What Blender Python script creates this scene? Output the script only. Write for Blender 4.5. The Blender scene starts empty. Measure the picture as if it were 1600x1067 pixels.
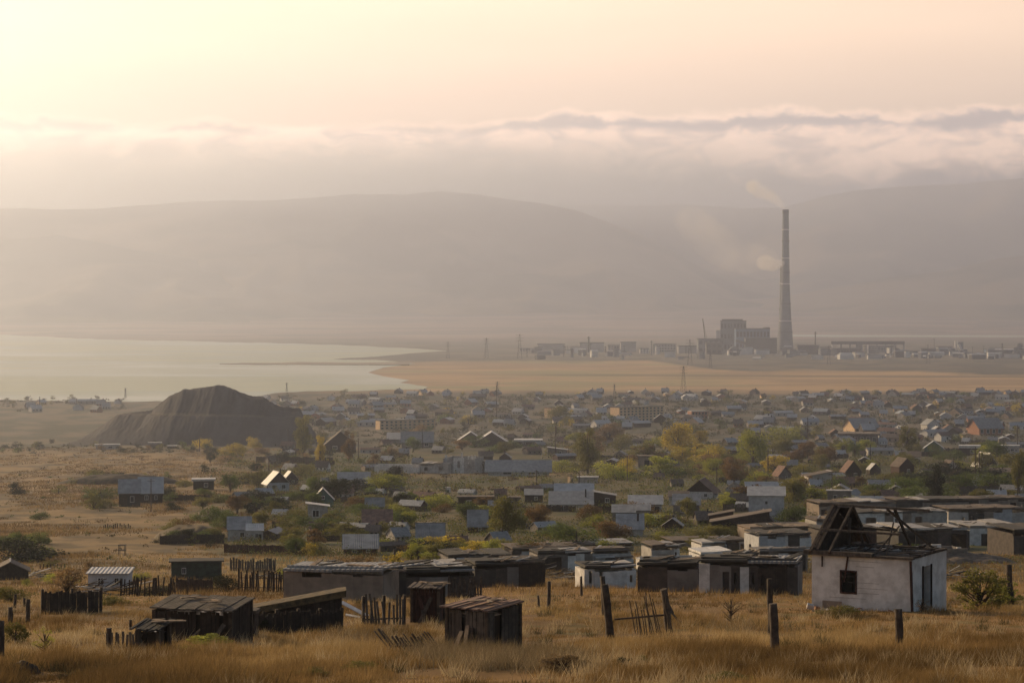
import bpy, math, random
import numpy as np
from mathutils import Vector, Matrix
R = math.radians
SC = bpy.context.scene
COL = SC.collection
FPX, HY, CX, CZ = 3556.0, 482.0, 800.0, 102.4     # focal length in photo pixels, horizon row, centre column, eye height over the plain

# ------------------------------------------------------------------ camera, sky, sun, exposure
cam = bpy.data.cameras.new('camera'); camo = bpy.data.objects.new('camera', cam); COL.objects.link(camo)
cam.sensor_width = 36; cam.lens = 36 * FPX / 1600; cam.shift_y = -(533.5 - HY) / 1600
cam.clip_start = 0.5; cam.clip_end = 90000
camo.location = (0, 0, CZ); camo.rotation_euler = (R(90), 0, 0)
SC.camera = camo
SUN_EL, SUN_AZ = R(17), R(-46)                     # azimuth measured from the view axis (+Y), negative = left
sd = Vector((math.sin(SUN_AZ) * math.cos(SUN_EL), math.cos(SUN_AZ) * math.cos(SUN_EL), math.sin(SUN_EL)))
sl = bpy.data.lights.new('sun', 'SUN'); sl.energy = 5.0; sl.angle = R(0.6); sl.color = (1.0, 0.72, 0.38)
so = bpy.data.objects.new('sun', sl); COL.objects.link(so)
so.rotation_euler = (-sd).to_track_quat('-Z', 'Y').to_euler()
SC.view_settings.view_transform = 'Standard'; SC.view_settings.look = 'None'
SC.view_settings.exposure = 0.17; SC.view_settings.gamma = 1
SC.cycles.use_denoising = True
SC.cycles.max_bounces = 5; SC.cycles.diffuse_bounces = 2; SC.cycles.glossy_bounces = 2
SC.cycles.transmission_bounces = 2; SC.cycles.volume_bounces = 1; SC.cycles.transparent_max_bounces = 8
SC.cycles.sample_clamp_indirect = 4
SC.cycles.volume_step_rate = 1.0; SC.cycles.volume_max_steps = 128

class NT:
    """tiny node-tree writer"""
    def __init__(s, nt): s.nt = nt; nt.nodes.clear()
    def n(s, t, **k):
        nd = s.nt.nodes.new(t)
        for a, b in k.items(): setattr(nd, a, b)
        return nd
    def l(s, a, b): s.nt.links.new(a, b)
    def put(s, sock, v):
        if isinstance(v, bpy.types.NodeSocket): s.l(v, sock)
        elif isinstance(v, (tuple, list)): sock.default_value = (tuple(v) + (1,))[:len(sock.default_value)]
        else: sock.default_value = v
    def m(s, op, a, b=0.0, c=0.0, clamp=False):
        nd = s.n('ShaderNodeMath', operation=op, use_clamp=clamp)
        s.put(nd.inputs[0], a); s.put(nd.inputs[1], b); s.put(nd.inputs[2], c)
        return nd.outputs[0]
    def mix(s, f, a, b, blend='MIX'):
        nd = s.n('ShaderNodeMix', data_type='RGBA', blend_type=blend)
        s.put(nd.inputs[0], f); s.put(nd.inputs[6], a); s.put(nd.inputs[7], b)
        return nd.outputs[2]
    def step(s, v, lo, hi):
        nd = s.n('ShaderNodeMapRange', interpolation_type='SMOOTHSTEP')
        s.put(nd.inputs[0], v); s.put(nd.inputs[1], lo); s.put(nd.inputs[2], hi)
        return nd.outputs[0]
    def noise(s, vec, scale, detail=4, rough=.55, dist=0):
        nd = s.n('ShaderNodeTexNoise'); s.put(nd.inputs['Vector'], vec)
        nd.inputs['Scale'].default_value = scale; nd.inputs['Detail'].default_value = detail
        nd.inputs['Roughness'].default_value = rough; nd.inputs['Distortion'].default_value = dist
        return nd.outputs[0]
    def xyz(s, x, y, z):
        nd = s.n('ShaderNodeCombineXYZ')
        for i, v in enumerate((x, y, z)): s.put(nd.inputs[i], v)
        return nd.outputs[0]

world = bpy.data.worlds.new('World'); SC.world = world; world.use_nodes = True
w = NT(world.node_tree)
sky = w.n('ShaderNodeTexSky', sky_type='NISHITA'); sky.sun_disc = False
sky.sun_elevation = SUN_EL; sky.sun_rotation = SUN_AZ; sky.dust_density = 2.0; sky.air_density = 1.2; sky.ozone_density = 1.0
tc = w.n('ShaderNodeTexCoord'); sp = w.n('ShaderNodeSeparateXYZ'); w.l(tc.outputs['Generated'], sp.inputs[0])
dx, dy, dz = sp.outputs
hor = w.m('SQRT', w.m('ADD', w.m('MULTIPLY', dx, dx), w.m('MULTIPLY', dy, dy)))
v = w.m('DIVIDE', dz, w.m('MAXIMUM', hor, .05))            # tangent of the elevation
az = w.m('ARCTAN2', dx, dy)
dt = w.n('ShaderNodeVectorMath', operation='DOT_PRODUCT'); w.l(tc.outputs['Generated'], dt.inputs[0]); dt.inputs[1].default_value = sd
cosun = dt.outputs['Value']
near_sun = w.m('POWER', w.m('MAXIMUM', cosun, 0), 7.0)
# thin warm veil that fills the low sky towards the sun
veil_amt = w.m('MULTIPLY', w.m('SUBTRACT', 1, w.step(v, .16, .55)), w.step(cosun, -.25, .75))
veil = w.mix(near_sun, (20.8, 14.4, 9.8), (29, 20.2, 14.4))
streak = w.noise(w.xyz(w.m('MULTIPLY', az, 3.0), w.m('MULTIPLY', v, 22.0), 0), 1.6, 4)
veil = w.mix(1.0, veil, w.xyz(*[w.m('ADD', .9, w.m('MULTIPLY', streak, .2))] * 3), 'MULTIPLY')
base = w.mix(w.m('MULTIPLY', veil_amt, .92), sky.outputs[0], veil)
# cloud bank lying on the mountains: a grey bank behind, a bright-topped one in front
def sub(a, b): return w.m('SUBTRACT', a, b)
def mul(a, b): return w.m('MULTIPLY', a, b)
def plus(a, b): return w.m('ADD', a, b)
bil = w.noise(w.xyz(mul(az, 46), mul(v, 95), .5), 1.0, 8, .62, .8)
b2 = w.noise(w.xyz(mul(az, 15), mul(v, 40), 3.5), 1.0, 6, .6, .6)
b3 = w.noise(w.xyz(mul(az, 36), mul(v, 70), 9.5), 1.0, 7, .62, .5)
right = w.step(az, -.03, .05); lit = w.mix(near_sun, (25, 17.4, 13.0), (33, 23.6, 17)); dark = w.mix(near_sun, (1.2, 1.5, 2.2), (4, 3.4, 2.8)); mid = w.mix(near_sun, (7.2, 6.3, 6.5), (20, 15, 11))
top1 = plus(plus(.0815, mul(right, .0050)), plus(mul(sub(b2, .5), .020), mul(sub(b3, .5), .012))); d1 = sub(top1, v)
c1 = w.mix(w.step(plus(d1, mul(sub(bil, .5), .008)), .0, .0045), lit, mid)
cl = w.mix(mul(sub(1, w.step(v, .088, .125)), .22), base, mid)
cl = w.mix(mul(w.step(d1, -.0022, .0026), plus(.50, mul(right, .35))), cl, c1)
top2 = plus(.0785, plus(mul(sub(b3, .5), .014), mul(sub(b2, .5), -.010))); d2 = sub(top2, v)
c2 = w.mix(mul(w.step(bil, .42, .66), .60), lit, mid)
c2 = w.mix(w.step(plus(d2, mul(sub(bil, .5), .020)), .0105, .0250), c2, dark)
cl = w.mix(mul(w.step(d2, -.0018, .0022), .93), cl, c2)
fin = w.mix(w.step(cosun, -.1, .6), base, cl)
bg = w.n('ShaderNodeBackground'); w.l(fin, bg.inputs[0]); bg.inputs[1].default_value = 0.085
wo = w.n('ShaderNodeOutputWorld'); w.l(bg.outputs[0], wo.inputs[0])

# ------------------------------------------------------------------ helpers
def hsh(ix, iy, s):
    n = (ix * 374761393 + iy * 668265263 + s * 974711) & 0xffffffff
    n = ((n ^ (n >> 13)) * 1274126177) & 0xffffffff
    return ((n ^ (n >> 16)) & 0xffff) / 65535.0
def vn(x, y, s=0):
    x = np.asarray(x, float); y = np.asarray(y, float)
    ix = np.floor(x).astype(np.int64); iy = np.floor(y).astype(np.int64)
    fx = x - ix; fy = y - iy; fx = fx * fx * (3 - 2 * fx); fy = fy * fy * (3 - 2 * fy)
    a = hsh(ix, iy, s); b = hsh(ix + 1, iy, s); c = hsh(ix, iy + 1, s); d = hsh(ix + 1, iy + 1, s)
    return (a + (b - a) * fx) * (1 - fy) + (c + (d - c) * fx) * fy
def fbm(x, y, s=0, o=4):
    t = 0; a = .5; q = 0
    for i in range(o):
        t = t + a * vn(x * 2 ** i + 7.3 * i, y * 2 ** i + 3.1 * i, s + i); q += a; a *= .5
    return t / q
def ss(x, a, b):
    t = np.clip((x - a) / (b - a), 0, 1); return t * t * (3 - 2 * t)

PY = np.array([0, 15, 30, 45, 60, 80, 100, 130, 170, 220, 280, 350, 450, 600, 750, 950, 1200, 1500, 1850, 2200, 2450, 9000, 10500, 13000, 17000, 26000.])
PD = np.array([1.9, 4.1, 6.0, 7.55, 9.1, 11.2, 13.2, 16.6, 21.2, 26.6, 31.7, 36.7, 42.8, 51.1, 59, 68.4, 78.6, 88.6, 96.2, 101.2, 102.4, 102.4, 70, -36, -130, -200.])
def ground(X, Y):
    X = np.asarray(X, float); Y = np.asarray(Y, float)
    Yc = np.maximum(Y, 1)
    z = CZ - np.interp(Y, PY, PD)
    t = X / Yc; lg = np.log(Yc)
    fade = 1 - ss(Y, 1700, 2300)
    z = z + (fbm(lg * 5, t * 14, 3) - .5) * .0035 * Yc * fade * ss(Y, 20, 120)
    z = z + (fbm(X / 6, Y / 6, 9, 3) - .5) * .35 * (1 - ss(Y, 250, 600))
    z = z + (fbm(X / 700, Y / 900, 5) - .5) * 26 * ss(Y, 9300, 12000)
    z = z + (fbm(X / 25, Y / 60, 6) - .5) * 1.6 * ss(Y, 300, 500) * fade
    return z
YS = np.exp(np.linspace(math.log(22), math.log(14000), 2600))
def at(px, py):
    """point on the ground that the photo shows at this pixel"""
    X = (px - CX) / FPX * YS; rows = HY + FPX * (CZ - ground(X, YS)) / YS
    i = int(np.argmax(rows <= py)); Y = YS[i]
    return (X[i], Y, float(ground(X[i], Y)))
def pair(xa, ya, xb, yb, k):
    A = Vector(at(xa, ya)); B = Vector(at(xb, yb)); m = (A.y + B.y) / 2; lim = k * abs(xb - xa) * m / FPX
    d = max(-lim, min(lim, B.y - A.y)); out = []
    for px, Y in ((xa, m - d / 2), (xb, m + d / 2)): X = (px - CX) / FPX * Y; out.append(Vector((X, Y, float(ground(X, Y)))))
    return out
def mpp(Y): return Y / FPX                                  # metres per photo pixel at that distance

def tag(o, label=None, cat=None, group=None, kind=None):
    if label: o['label'] = label
    if cat: o['category'] = cat
    if group: o['group'] = group
    if kind: o['kind'] = kind
    return o
def empty(name, loc, rz=0, label=None, cat=None, group=None, scale=1):
    o = bpy.data.objects.new(name, None); COL.objects.link(o); o.location = loc; o.rotation_euler = (0, 0, rz)
    o.scale = (scale,) * 3; o.empty_display_size = .2
    return tag(o, label, cat, group)
def copy_tree(o, parent=None):
    c = o.copy(); COL.objects.link(c); c.parent = parent
    if parent: c.matrix_parent_inverse = o.matrix_parent_inverse.copy()
    for ch in KIDS.get(o.name, []): copy_tree_child(ch, c)
    return c
def copy_tree_child(ch, par):
    c = ch.copy(); COL.objects.link(c); c.parent = par
    for g in KIDS.get(ch.name, []): copy_tree_child(g, c)
KIDS = {}
def adopt(ch, par):
    if par: ch.parent = par; KIDS.setdefault(par.name, []).append(ch)
    return ch
def meshobj(name, V, F, m, parent=None, cols=None, smooth=False):
    me = bpy.data.meshes.new(name)
    V = np.asarray(V, np.float32)
    if isinstance(F, np.ndarray):
        n, k = F.shape
        me.vertices.add(len(V)); me.vertices.foreach_set('co', V.ravel())
        me.loops.add(n * k); me.loops.foreach_set('vertex_index', F.astype(np.int32).ravel())
        me.polygons.add(n); me.polygons.foreach_set('loop_start', np.arange(0, n * k, k, dtype=np.int32))
        try: me.polygons.foreach_set('loop_total', np.full(n, k, np.int32))
        except Exception: pass
        me.update(calc_edges=True)
    else: me.from_pydata(V.tolist(), [], F)
    if smooth: me.polygons.foreach_set('use_smooth', np.ones(len(me.polygons), bool))
    if cols is not None:
        a = me.color_attributes.new('Col', 'FLOAT_COLOR', 'POINT')
        a.data.foreach_set('color', np.c_[cols, np.ones(len(cols))].astype(np.float32).ravel())
    ms = m if isinstance(m, (list, tuple)) else [m]
    for q in ms: me.materials.append(q)
    o = bpy.data.objects.new(name, me); COL.objects.link(o)
    return adopt(o, parent)

class MB:
    """collects boxes, bars, tubes and prisms into one mesh"""
    def __init__(s): s.v = []; s.f = []
    def hexa(s, p):                                          # 4 bottom corners (ccw) then 4 top corners
        b = len(s.v); s.v += [tuple(q) for q in p]
        s.f += [(b+3, b+2, b+1, b), (b+4, b+5, b+6, b+7)] + [(b+i, b+(i+1) % 4, b+4+(i+1) % 4, b+4+i) for i in range(4)]
        return s
    def box(s, c, d, rz=0, tilt=None):
        M = Matrix.Rotation(rz, 3, 'Z')
        if tilt: M = M @ Matrix.Rotation(tilt[0], 3, 'X') @ Matrix.Rotation(tilt[1], 3, 'Y')
        q = [Vector(c) + M @ Vector((x * d[0] / 2, y * d[1] / 2, z * d[2] / 2)) for z in (-1, 1) for x, y in ((-1, -1), (1, -1), (1, 1), (-1, 1))]
        return s.hexa(q)
    def bx(s, x0, x1, y0, y1, z0, z1): return s.box(((x0+x1)/2, (y0+y1)/2, (z0+z1)/2), (x1-x0, y1-y0, z1-z0))
    def bar(s, a, b, w, h=None):                             # square-section beam from a to b
        a = Vector(a); b = Vector(b); d = (b - a).normalized(); h = h or w
        u = d.cross(Vector((0, 0, 1))) if abs(d.z) < .8 else Vector((1, 0, 0)) - d * d.x
        if u.length < .05: u = Vector((1, 0, 0))
        u.normalize(); n = u.cross(d); u = u * w / 2; n = n * h / 2
        return s.hexa([a-u-n, a+u-n, a+u+n, a-u+n, b-u-n, b+u-n, b+u+n, b-u+n])
    def tube(s, pts, rad, n=8):
        b = len(s.v); P = [Vector(p) for p in pts]; K = len(P)
        for i, p in enumerate(P):
            d = (P[min(i+1, K-1)] - P[max(i-1, 0)]).normalized()
            u = d.cross(Vector((0, 1, 0.1))).normalized(); q = d.cross(u); r = rad[i] if isinstance(rad, (list, tuple)) else rad
            s.v += [tuple(p + (u * math.cos(2*math.pi*j/n) + q * math.sin(2*math.pi*j/n)) * r) for j in range(n)]
        for i in range(K-1):
            for j in range(n): s.f.append((b+i*n+j, b+i*n+(j+1) % n, b+(i+1)*n+(j+1) % n, b+(i+1)*n+j))
        s.f.append(tuple(b+j for j in range(n))[::-1]); s.f.append(tuple(b+(K-1)*n+j for j in range(n)))
        return s
    def prism(s, prof, y0, y1):                              # profile in x,z (ccw) extruded along y
        b = len(s.v); n = len(prof)
        s.v += [(x, y0, z) for x, z in prof] + [(x, y1, z) for x, z in prof]
        s.f += [tuple(b+i for i in range(n)), tuple(b+n+i for i in range(n))[::-1]] + [(b+i, b+n+i, b+n+(i+1) % n, b+(i+1) % n) for i in range(n)]
        return s
    def prismx(s, prof, x0, x1):                             # profile in y,z extruded along x
        k = len(s.v); s.prism(prof, x0, x1)
        s.v[k:] = [(y, x, z) for x, y, z in s.v[k:]]; return s
    def build(s, name, m, parent=None, smooth=False): return meshobj(name, s.v, s.f, m, parent, smooth=smooth)

# ------------------------------------------------------------------ materials
MATS = {}
def mat(name, c1, c2=None, s=1.0, rough=.9, st=(1, 1, 1), bump=0, var=.12, kind='noise', metal=0, grime=.25, trans=0):
    if name in MATS: return MATS[name]
    m = bpy.data.materials.new(name); m.use_nodes = True; g = NT(m.node_tree); MATS[name] = m
    c2 = c2 or tuple(q * .7 for q in c1)
    tcn = g.n('ShaderNodeTexCoord'); oi = g.n('ShaderNodeObjectInfo')
    mp = g.n('ShaderNodeMapping'); g.l(tcn.outputs['Object'], mp.inputs[0]); mp.inputs['Scale'].default_value = st
    off = g.n('ShaderNodeVectorMath', operation='SCALE'); g.l(oi.outputs['Location'], off.inputs[0]); off.inputs['Scale'].default_value = .37
    ad = g.n('ShaderNodeVectorMath', operation='ADD'); g.l(mp.outputs[0], ad.inputs[0]); g.l(off.outputs[0], ad.inputs[1])
    P = ad.outputs[0]
    n1 = g.noise(P, s, 5, .6); h = n1
    c = g.mix(g.step(n1, .35, .65), c1, c2)
    if kind in ('planks', 'hplanks'):
        sx = g.n('ShaderNodeSeparateXYZ'); g.l(tcn.outputs['Object'], sx.inputs[0])
        u = g.m('MULTIPLY', sx.outputs[2], 6.5) if kind == 'hplanks' else g.m('MULTIPLY', g.m('ADD', sx.outputs[0], sx.outputs[1]), 6.5)
        cell = g.m('FLOOR', u); wn = g.n('ShaderNodeTexWhiteNoise', noise_dimensions='1D'); g.l(cell, wn.inputs['W'])
        gap = g.m('GREATER_THAN', g.m('ABSOLUTE', g.m('SUBTRACT', g.m('FRACT', u), .5)), .46)
        c = g.mix(g.m('MULTIPLY', wn.outputs[0], .6), c, c2); c = g.mix(g.m('MULTIPLY', gap, .8), c, tuple(q * .25 for q in c2))
        h = g.m('SUBTRACT', n1, gap)
    if kind == 'rib':                                        # corrugated sheet
        sx = g.n('ShaderNodeSeparateXYZ'); g.l(tcn.outputs['Object'], sx.inputs[0])
        h = g.m('SINE', g.m('MULTIPLY', sx.outputs[0], 2 * math.pi / .3))
        sheet = g.n('ShaderNodeTexWhiteNoise', noise_dimensions='1D'); g.l(g.m('FLOOR', g.m('MULTIPLY', sx.outputs[0], 1.1)), sheet.inputs['W'])
        c = g.mix(g.m('MULTIPLY', sheet.outputs[0], .22), c, c2)
    if grime:
        n2 = g.noise(P, s * .35, 6, .7)
        c = g.mix(g.m('MULTIPLY', g.step(n2, .52, .72), grime), c, tuple(q * .4 for q in c1))
    rv = g.m('ADD', 1 - var, g.m('MULTIPLY', oi.outputs['Random'], 2 * var))
    c = g.mix(1.0, c, g.xyz(rv, rv, rv), 'MULTIPLY')
    b = g.n('ShaderNodeBsdfPrincipled'); g.l(c, b.inputs['Base Color']); b.inputs['Roughness'].default_value = rough
    b.inputs['Metallic'].default_value = metal; b.inputs['Specular IOR Level'].default_value = .25
    if bump:
        bn = g.n('ShaderNodeBump'); bn.inputs['Strength'].default_value = bump; bn.inputs['Distance'].default_value = .05
        g.l(h, bn.inputs['Height']); g.l(bn.outputs[0], b.inputs['Normal'])
    o = g.n('ShaderNodeOutputMaterial')
    if trans:
        tl = g.n('ShaderNodeBsdfTranslucent'); g.l(c, tl.inputs[0]); mx = g.n('ShaderNodeMixShader'); mx.inputs[0].default_value = trans
        g.l(b.outputs[0], mx.inputs[1]); g.l(tl.outputs[0], mx.inputs[2]); g.l(mx.outputs[0], o.inputs[0])
    else: g.l(b.outputs[0], o.inputs[0])
    return m
def colmat(name, s, rough=.95, amt=.35, trans=0, bump=0, st=(1, 1, 1)):
    """material that takes its base colour from the mesh's own colour attribute, broken up by noise"""
    m = bpy.data.materials.new(name); m.use_nodes = True; g = NT(m.node_tree)
    at_ = g.n('ShaderNodeAttribute', attribute_name='Col'); geo = g.n('ShaderNodeNewGeometry')
    mp = g.n('ShaderNodeMapping'); g.l(geo.outputs['Position'], mp.inputs[0]); mp.inputs['Scale'].default_value = st
    n1 = g.noise(mp.outputs[0], s, 8, .65); n2 = g.noise(mp.outputs[0], s * .07, 6, .6)
    k = g.m('ADD', 1 - amt, g.m('ADD', g.m('MULTIPLY', n1, amt * 1.2), g.m('MULTIPLY', n2, amt * .8)))
    c = g.mix(1.0, at_.outputs['Color'], g.xyz(k, k, k), 'MULTIPLY')
    b = g.n('ShaderNodeBsdfPrincipled'); g.l(c, b.inputs['Base Color']); b.inputs['Roughness'].default_value = rough; b.inputs['Specular IOR Level'].default_value = .1
    if bump:
        bn = g.n('ShaderNodeBump'); bn.inputs['Strength'].default_value = bump; bn.inputs['Distance'].default_value = .3
        g.l(n1, bn.inputs['Height']); g.l(bn.outputs[0], b.inputs['Normal'])
    o = g.n('ShaderNodeOutputMaterial')
    if trans:
        tl = g.n('ShaderNodeBsdfTranslucent'); g.l(c, tl.inputs[0]); mx = g.n('ShaderNodeMixShader'); mx.inputs[0].default_value = trans
        g.l(b.outputs[0], mx.inputs[1]); g.l(tl.outputs[0], mx.inputs[2]); g.l(mx.outputs[0], o.inputs[0])
    else: g.l(b.outputs[0], o.inputs[0])
    return m

# ------------------------------------------------------------------ the ground
def lerp(a, b, t): return a + (b - a) * t[..., None]
def gcol(X, Y, z):
    r = HY + FPX * (CZ - z) / np.maximum(Y, 5); px = CX + FPX * X / np.maximum(Y, 5)
    lx = px / 60.0; ly = r / 6.0
    A = lambda *c: np.array(c)
    n = fbm(X / 9, Y / 9, 21); n2 = fbm(X / 2.5, Y / 2.5, 31, 3); nl = fbm(lx, ly, 41); ns = fbm(px / 90, r / 3.0, 51)
    c = lerp(A(.235, .135, .050), A(.135, .08, .034), ss(n, .38, .68)); c = lerp(c, A(.36, .21, .085), ss(n2, .55, .8) * .5)
    c = lerp(c, A(.11, .10, .035), ss(nl, .60, .75) * .6 * (1 - ss(r, 990, 1040)))
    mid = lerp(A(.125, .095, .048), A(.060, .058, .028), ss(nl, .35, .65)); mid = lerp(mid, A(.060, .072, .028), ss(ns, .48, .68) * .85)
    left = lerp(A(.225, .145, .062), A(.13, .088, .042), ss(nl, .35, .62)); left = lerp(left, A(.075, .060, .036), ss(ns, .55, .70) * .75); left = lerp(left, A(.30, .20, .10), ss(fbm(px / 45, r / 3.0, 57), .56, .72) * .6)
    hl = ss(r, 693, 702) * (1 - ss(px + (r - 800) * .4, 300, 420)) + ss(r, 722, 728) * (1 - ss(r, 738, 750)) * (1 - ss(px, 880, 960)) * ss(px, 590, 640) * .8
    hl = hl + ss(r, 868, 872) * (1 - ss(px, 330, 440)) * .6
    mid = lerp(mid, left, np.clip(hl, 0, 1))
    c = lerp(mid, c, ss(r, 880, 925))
    twn = lerp(A(.13, .105, .070), A(.060, .060, .040), ss(fbm(px / 40, r / 4, 61), .35, .65))
    c = lerp(twn, c, ss(r, 690, 715))
    fld = lerp(A(.46, .30, .150), A(.33, .215, .115), ss(fbm(px / 160, r / 3, 71), .35, .65)); fld = lerp(fld, A(.30, .26, .12), ss(fbm(px / 220, r / 5, 72), .5, .7) * .7 * (1 - ss(px, 1000, 1400)))
    fld = lerp(fld, A(.12, .10, .06), ss(px, 770, 880) * (1 - np.clip(np.abs(r - 586.5 - (px - 1000) * .004) / 2.2, 0, 1)) * .8)
    c = lerp(fld, c, ss(r + (nl - .5) * 8, 608, 618))
    ind = lerp(A(.15, .125, .09), A(.10, .09, .068), ss(fbm(px / 50, r / 3, 81), .4, .6))
    e = 563 + ss(px, 1000, 1150) * 14 + ss(px, 1350, 1600) * 8
    c = lerp(ind, c, ss(r + (nl - .5) * 6 - e, 0, 4))
    far = lerp(A(.27, .19, .15), A(.17, .135, .11), ss(fbm(px / 170, r / 2.6, 91), .38, .6)); far = lerp(far, A(.36, .27, .20), ss(fbm(px / 240, r / 2.2, 92), .58, .7) * .6)
    far = lerp(far, A(.11, .10, .085), ss(fbm(px / 120, r / 4, 93), .62, .72) * .7)
    c = lerp(far, c, ss(r + (nl - .5) * 6, 524, 538))
    return c
rows = np.arange(1300, 486.0, -0.9)
ysr = []
tg = np.exp(np.linspace(math.log(18), math.log(9500), 9000)); rr = HY + FPX * np.interp(tg, PY, PD) / tg
for q in rows:
    i = int(np.argmax(rr <= q))
    if rr[i] <= q and (not ysr or tg[i] > ysr[-1] * 1.0005): ysr.append(tg[i])
ysr = [-60, -20, 2, 8, 14] + [q for q in ysr if q > 18] ; ysr += list(np.geomspace(ysr[-1] * 1.004, 27000, 240))
ysr = np.array(ysr)
tcol = np.concatenate([np.linspace(-2.2, -.30, 30)[:-1], np.linspace(-.30, .30, 560), np.linspace(.30, 2.2, 30)[1:]])
YY, TT = np.meshgrid(ysr, tcol, indexing='ij'); XX = TT * np.maximum(np.abs(YY), 40)
ZZ = ground(XX, YY)
# keep the lake bed and behind-camera rows simple
nr, nc = YY.shape; idx = np.arange(nr * nc).reshape(nr, nc)
F = np.stack([idx[:-1, :-1], idx[:-1, 1:], idx[1:, 1:], idx[1:, :-1]], -1).reshape(-1, 4)
gm = colmat('dry_steppe_ground', .9, amt=.45, bump=.35)
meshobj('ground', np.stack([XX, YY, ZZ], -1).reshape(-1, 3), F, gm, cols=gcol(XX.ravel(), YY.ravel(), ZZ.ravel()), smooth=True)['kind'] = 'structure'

# ------------------------------------------------------------------ mountains
def ridge(name, pts, Yc, wf, wb, seed, m, base=-40, amp=.34):
    t = np.linspace(-.62, .62, 760); Ys = np.concatenate([np.linspace(Yc - wf, Yc, 70), np.linspace(Yc, Yc + wb, 26)[1:]])
    Y, T = np.meshgrid(Ys, t, indexing='ij'); X = T * Yc
    px = CX + FPX * X / Y
    pp = np.array(pts, float); row = np.interp(px, pp[:, 0], pp[:, 1]); crest = (HY - row) * Yc / FPX + CZ
    f = np.where(Y < Yc, 1 - (Yc - Y) / wf, 1 - (Y - Yc) / wb); f = np.clip(f, 0, 1)
    rn = 1 - np.abs(fbm(X / 1700, Y / 3200, seed) * 2 - 1); r2 = 1 - np.abs(fbm(X / 600, Y / 1100, seed + 5) * 2 - 1)
    h = crest * f ** 1.15 * (1 - amp * 2.2 * (1 - rn) * (1 - f ** 4)) + crest * .16 * (r2 - .7) * (1 - f ** 3) + (fbm(X / 260, Y / 260, seed + 9) - .5) * crest * .035
    h = base + (h - base) * ss(f, 0, .06)
    c = lerp(np.array((.05, .065, .045)), np.array((.26, .20, .13)), ss(fbm(X / 900, Y / 900, seed + 20) + (1 - f) * .25, .45, .75))
    nr, nc = Y.shape; idx = np.arange(nr * nc).reshape(nr, nc)
    F = np.stack([idx[:-1, :-1], idx[:-1, 1:], idx[1:, 1:], idx[1:, :-1]], -1).reshape(-1, 4)
    o = meshobj(name, np.stack([X, Y, h], -1).reshape(-1, 3), F, m, cols=c.reshape(-1, 3), smooth=True); o['kind'] = 'structure'
mm = colmat('mountain_slope', .004, amt=.5)
ridge('mountain', [(-1500, 400), (-400, 355), (0, 328), (150, 326), (300, 316), (420, 312), (560, 305), (640, 303), (690, 298), (740, 304), (830, 314), (900, 328), (960, 350), (1010, 370), (1060, 398), (1110, 428), (1170, 455), (1260, 472), (1400, 478), (3200, 478)], 14500, 3400, 2500, 11, mm)
ridge('mountain', [(-1800, 350), (0, 322), (600, 330), (880, 319), (1000, 322), (1080, 320), (1160, 326), (1230, 322), (1280, 308), (1330, 298), (1420, 291), (1520, 288), (1600, 280), (1900, 280), (3200, 300)], 17500, 3800, 2000, 47, mm)
ridge('mountain', [(-1200, 372), (-300, 365), (0, 376), (90, 366), (180, 384), (300, 404), (400, 428), (500, 450), (600, 468), (760, 479), (1120, 480), (1230, 462), (1330, 446), (1400, 432), (1480, 424), (1560, 404), (1650, 394), (2200, 380)], 12900, 2600, 1500, 61, mm, amp=.5)
ridge('hills', [(-900, 452), (0, 446), (120, 452), (260, 462), (420, 470), (520, 474), (620, 468), (700, 470), (820, 464), (900, 470), (1000, 462), (1060, 458), (1130, 466), (1200, 476), (1330, 470), (1450, 462), (1540, 466), (1600, 460), (2600, 430)], 12600, 1300, 1500, 83, mm, base=0)

# ------------------------------------------------------------------ lake
def wpt(px, py, z):                                         # point at height z seen at that pixel
    Y = (CZ - z) * FPX / (py - HY); return ((px - CX) / FPX * Y, Y, z)
def sheet(name, pts, z, m, jag=0, seed=0, kind='structure', th=0):
    P = []; rnd = random.Random(seed)
    for i, (a, b) in enumerate(pts):
        c, d = pts[(i + 1) % len(pts)]; n = max(1, int(abs(c - a) / 14))
        for k in range(n):
            q = k / n; P.append(wpt(a + (c - a) * q, b + (d - b) * q + (rnd.uniform(-jag, jag) if k else 0), z))
    import bmesh
    bm = bmesh.new(); f = bm.faces.new([bm.verts.new(p) for p in P]); 
    if th:
        ex = bmesh.ops.extrude_face_region(bm, geom=[f]); 
        for e in ex['geom']:
            if isinstance(e, bmesh.types.BMVert): e.co.z -= th
    bmesh.ops.triangulate(bm, faces=bm.faces[:]); bmesh.ops.recalc_face_normals(bm, faces=bm.faces[:])
    me = bpy.data.meshes.new(name); bm.to_mesh(me); bm.free(); me.materials.append(m)
    if me.polygons[0].normal.z < 0 and not th: me.flip_normals()
    o = bpy.data.objects.new(name, me); COL.objects.link(o); o['kind'] = kind; return o
wm = bpy.data.materials.new('lake_water'); wm.use_nodes = True; g = NT(wm.node_tree)
geo = g.n('ShaderNodeNewGeometry'); mp = g.n('ShaderNodeMapping'); g.l(geo.outputs['Position'], mp.inputs[0]); mp.inputs['Scale'].default_value = (.0016, .0022, 1)
st_ = g.noise(mp.outputs[0], 1.0, 5, .6, .6)
b = g.n('ShaderNodeBsdfPrincipled'); g.put(b.inputs['Base Color'], g.mix(g.step(st_, .4, .62), (.17, .24, .165), (.38, .40, .26)))
g.put(b.inputs['Roughness'], g.m('ADD', .30, g.m('MULTIPLY', g.step(st_, .38, .6), .22))); b.inputs['IOR'].default_value = 1.33; b.inputs['Specular IOR Level'].default_value = .5
rip = g.noise(geo.outputs['Position'], .35, 3); bn = g.n('ShaderNodeBump'); bn.inputs['Strength'].default_value = .6; bn.inputs['Distance'].default_value = .5
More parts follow.
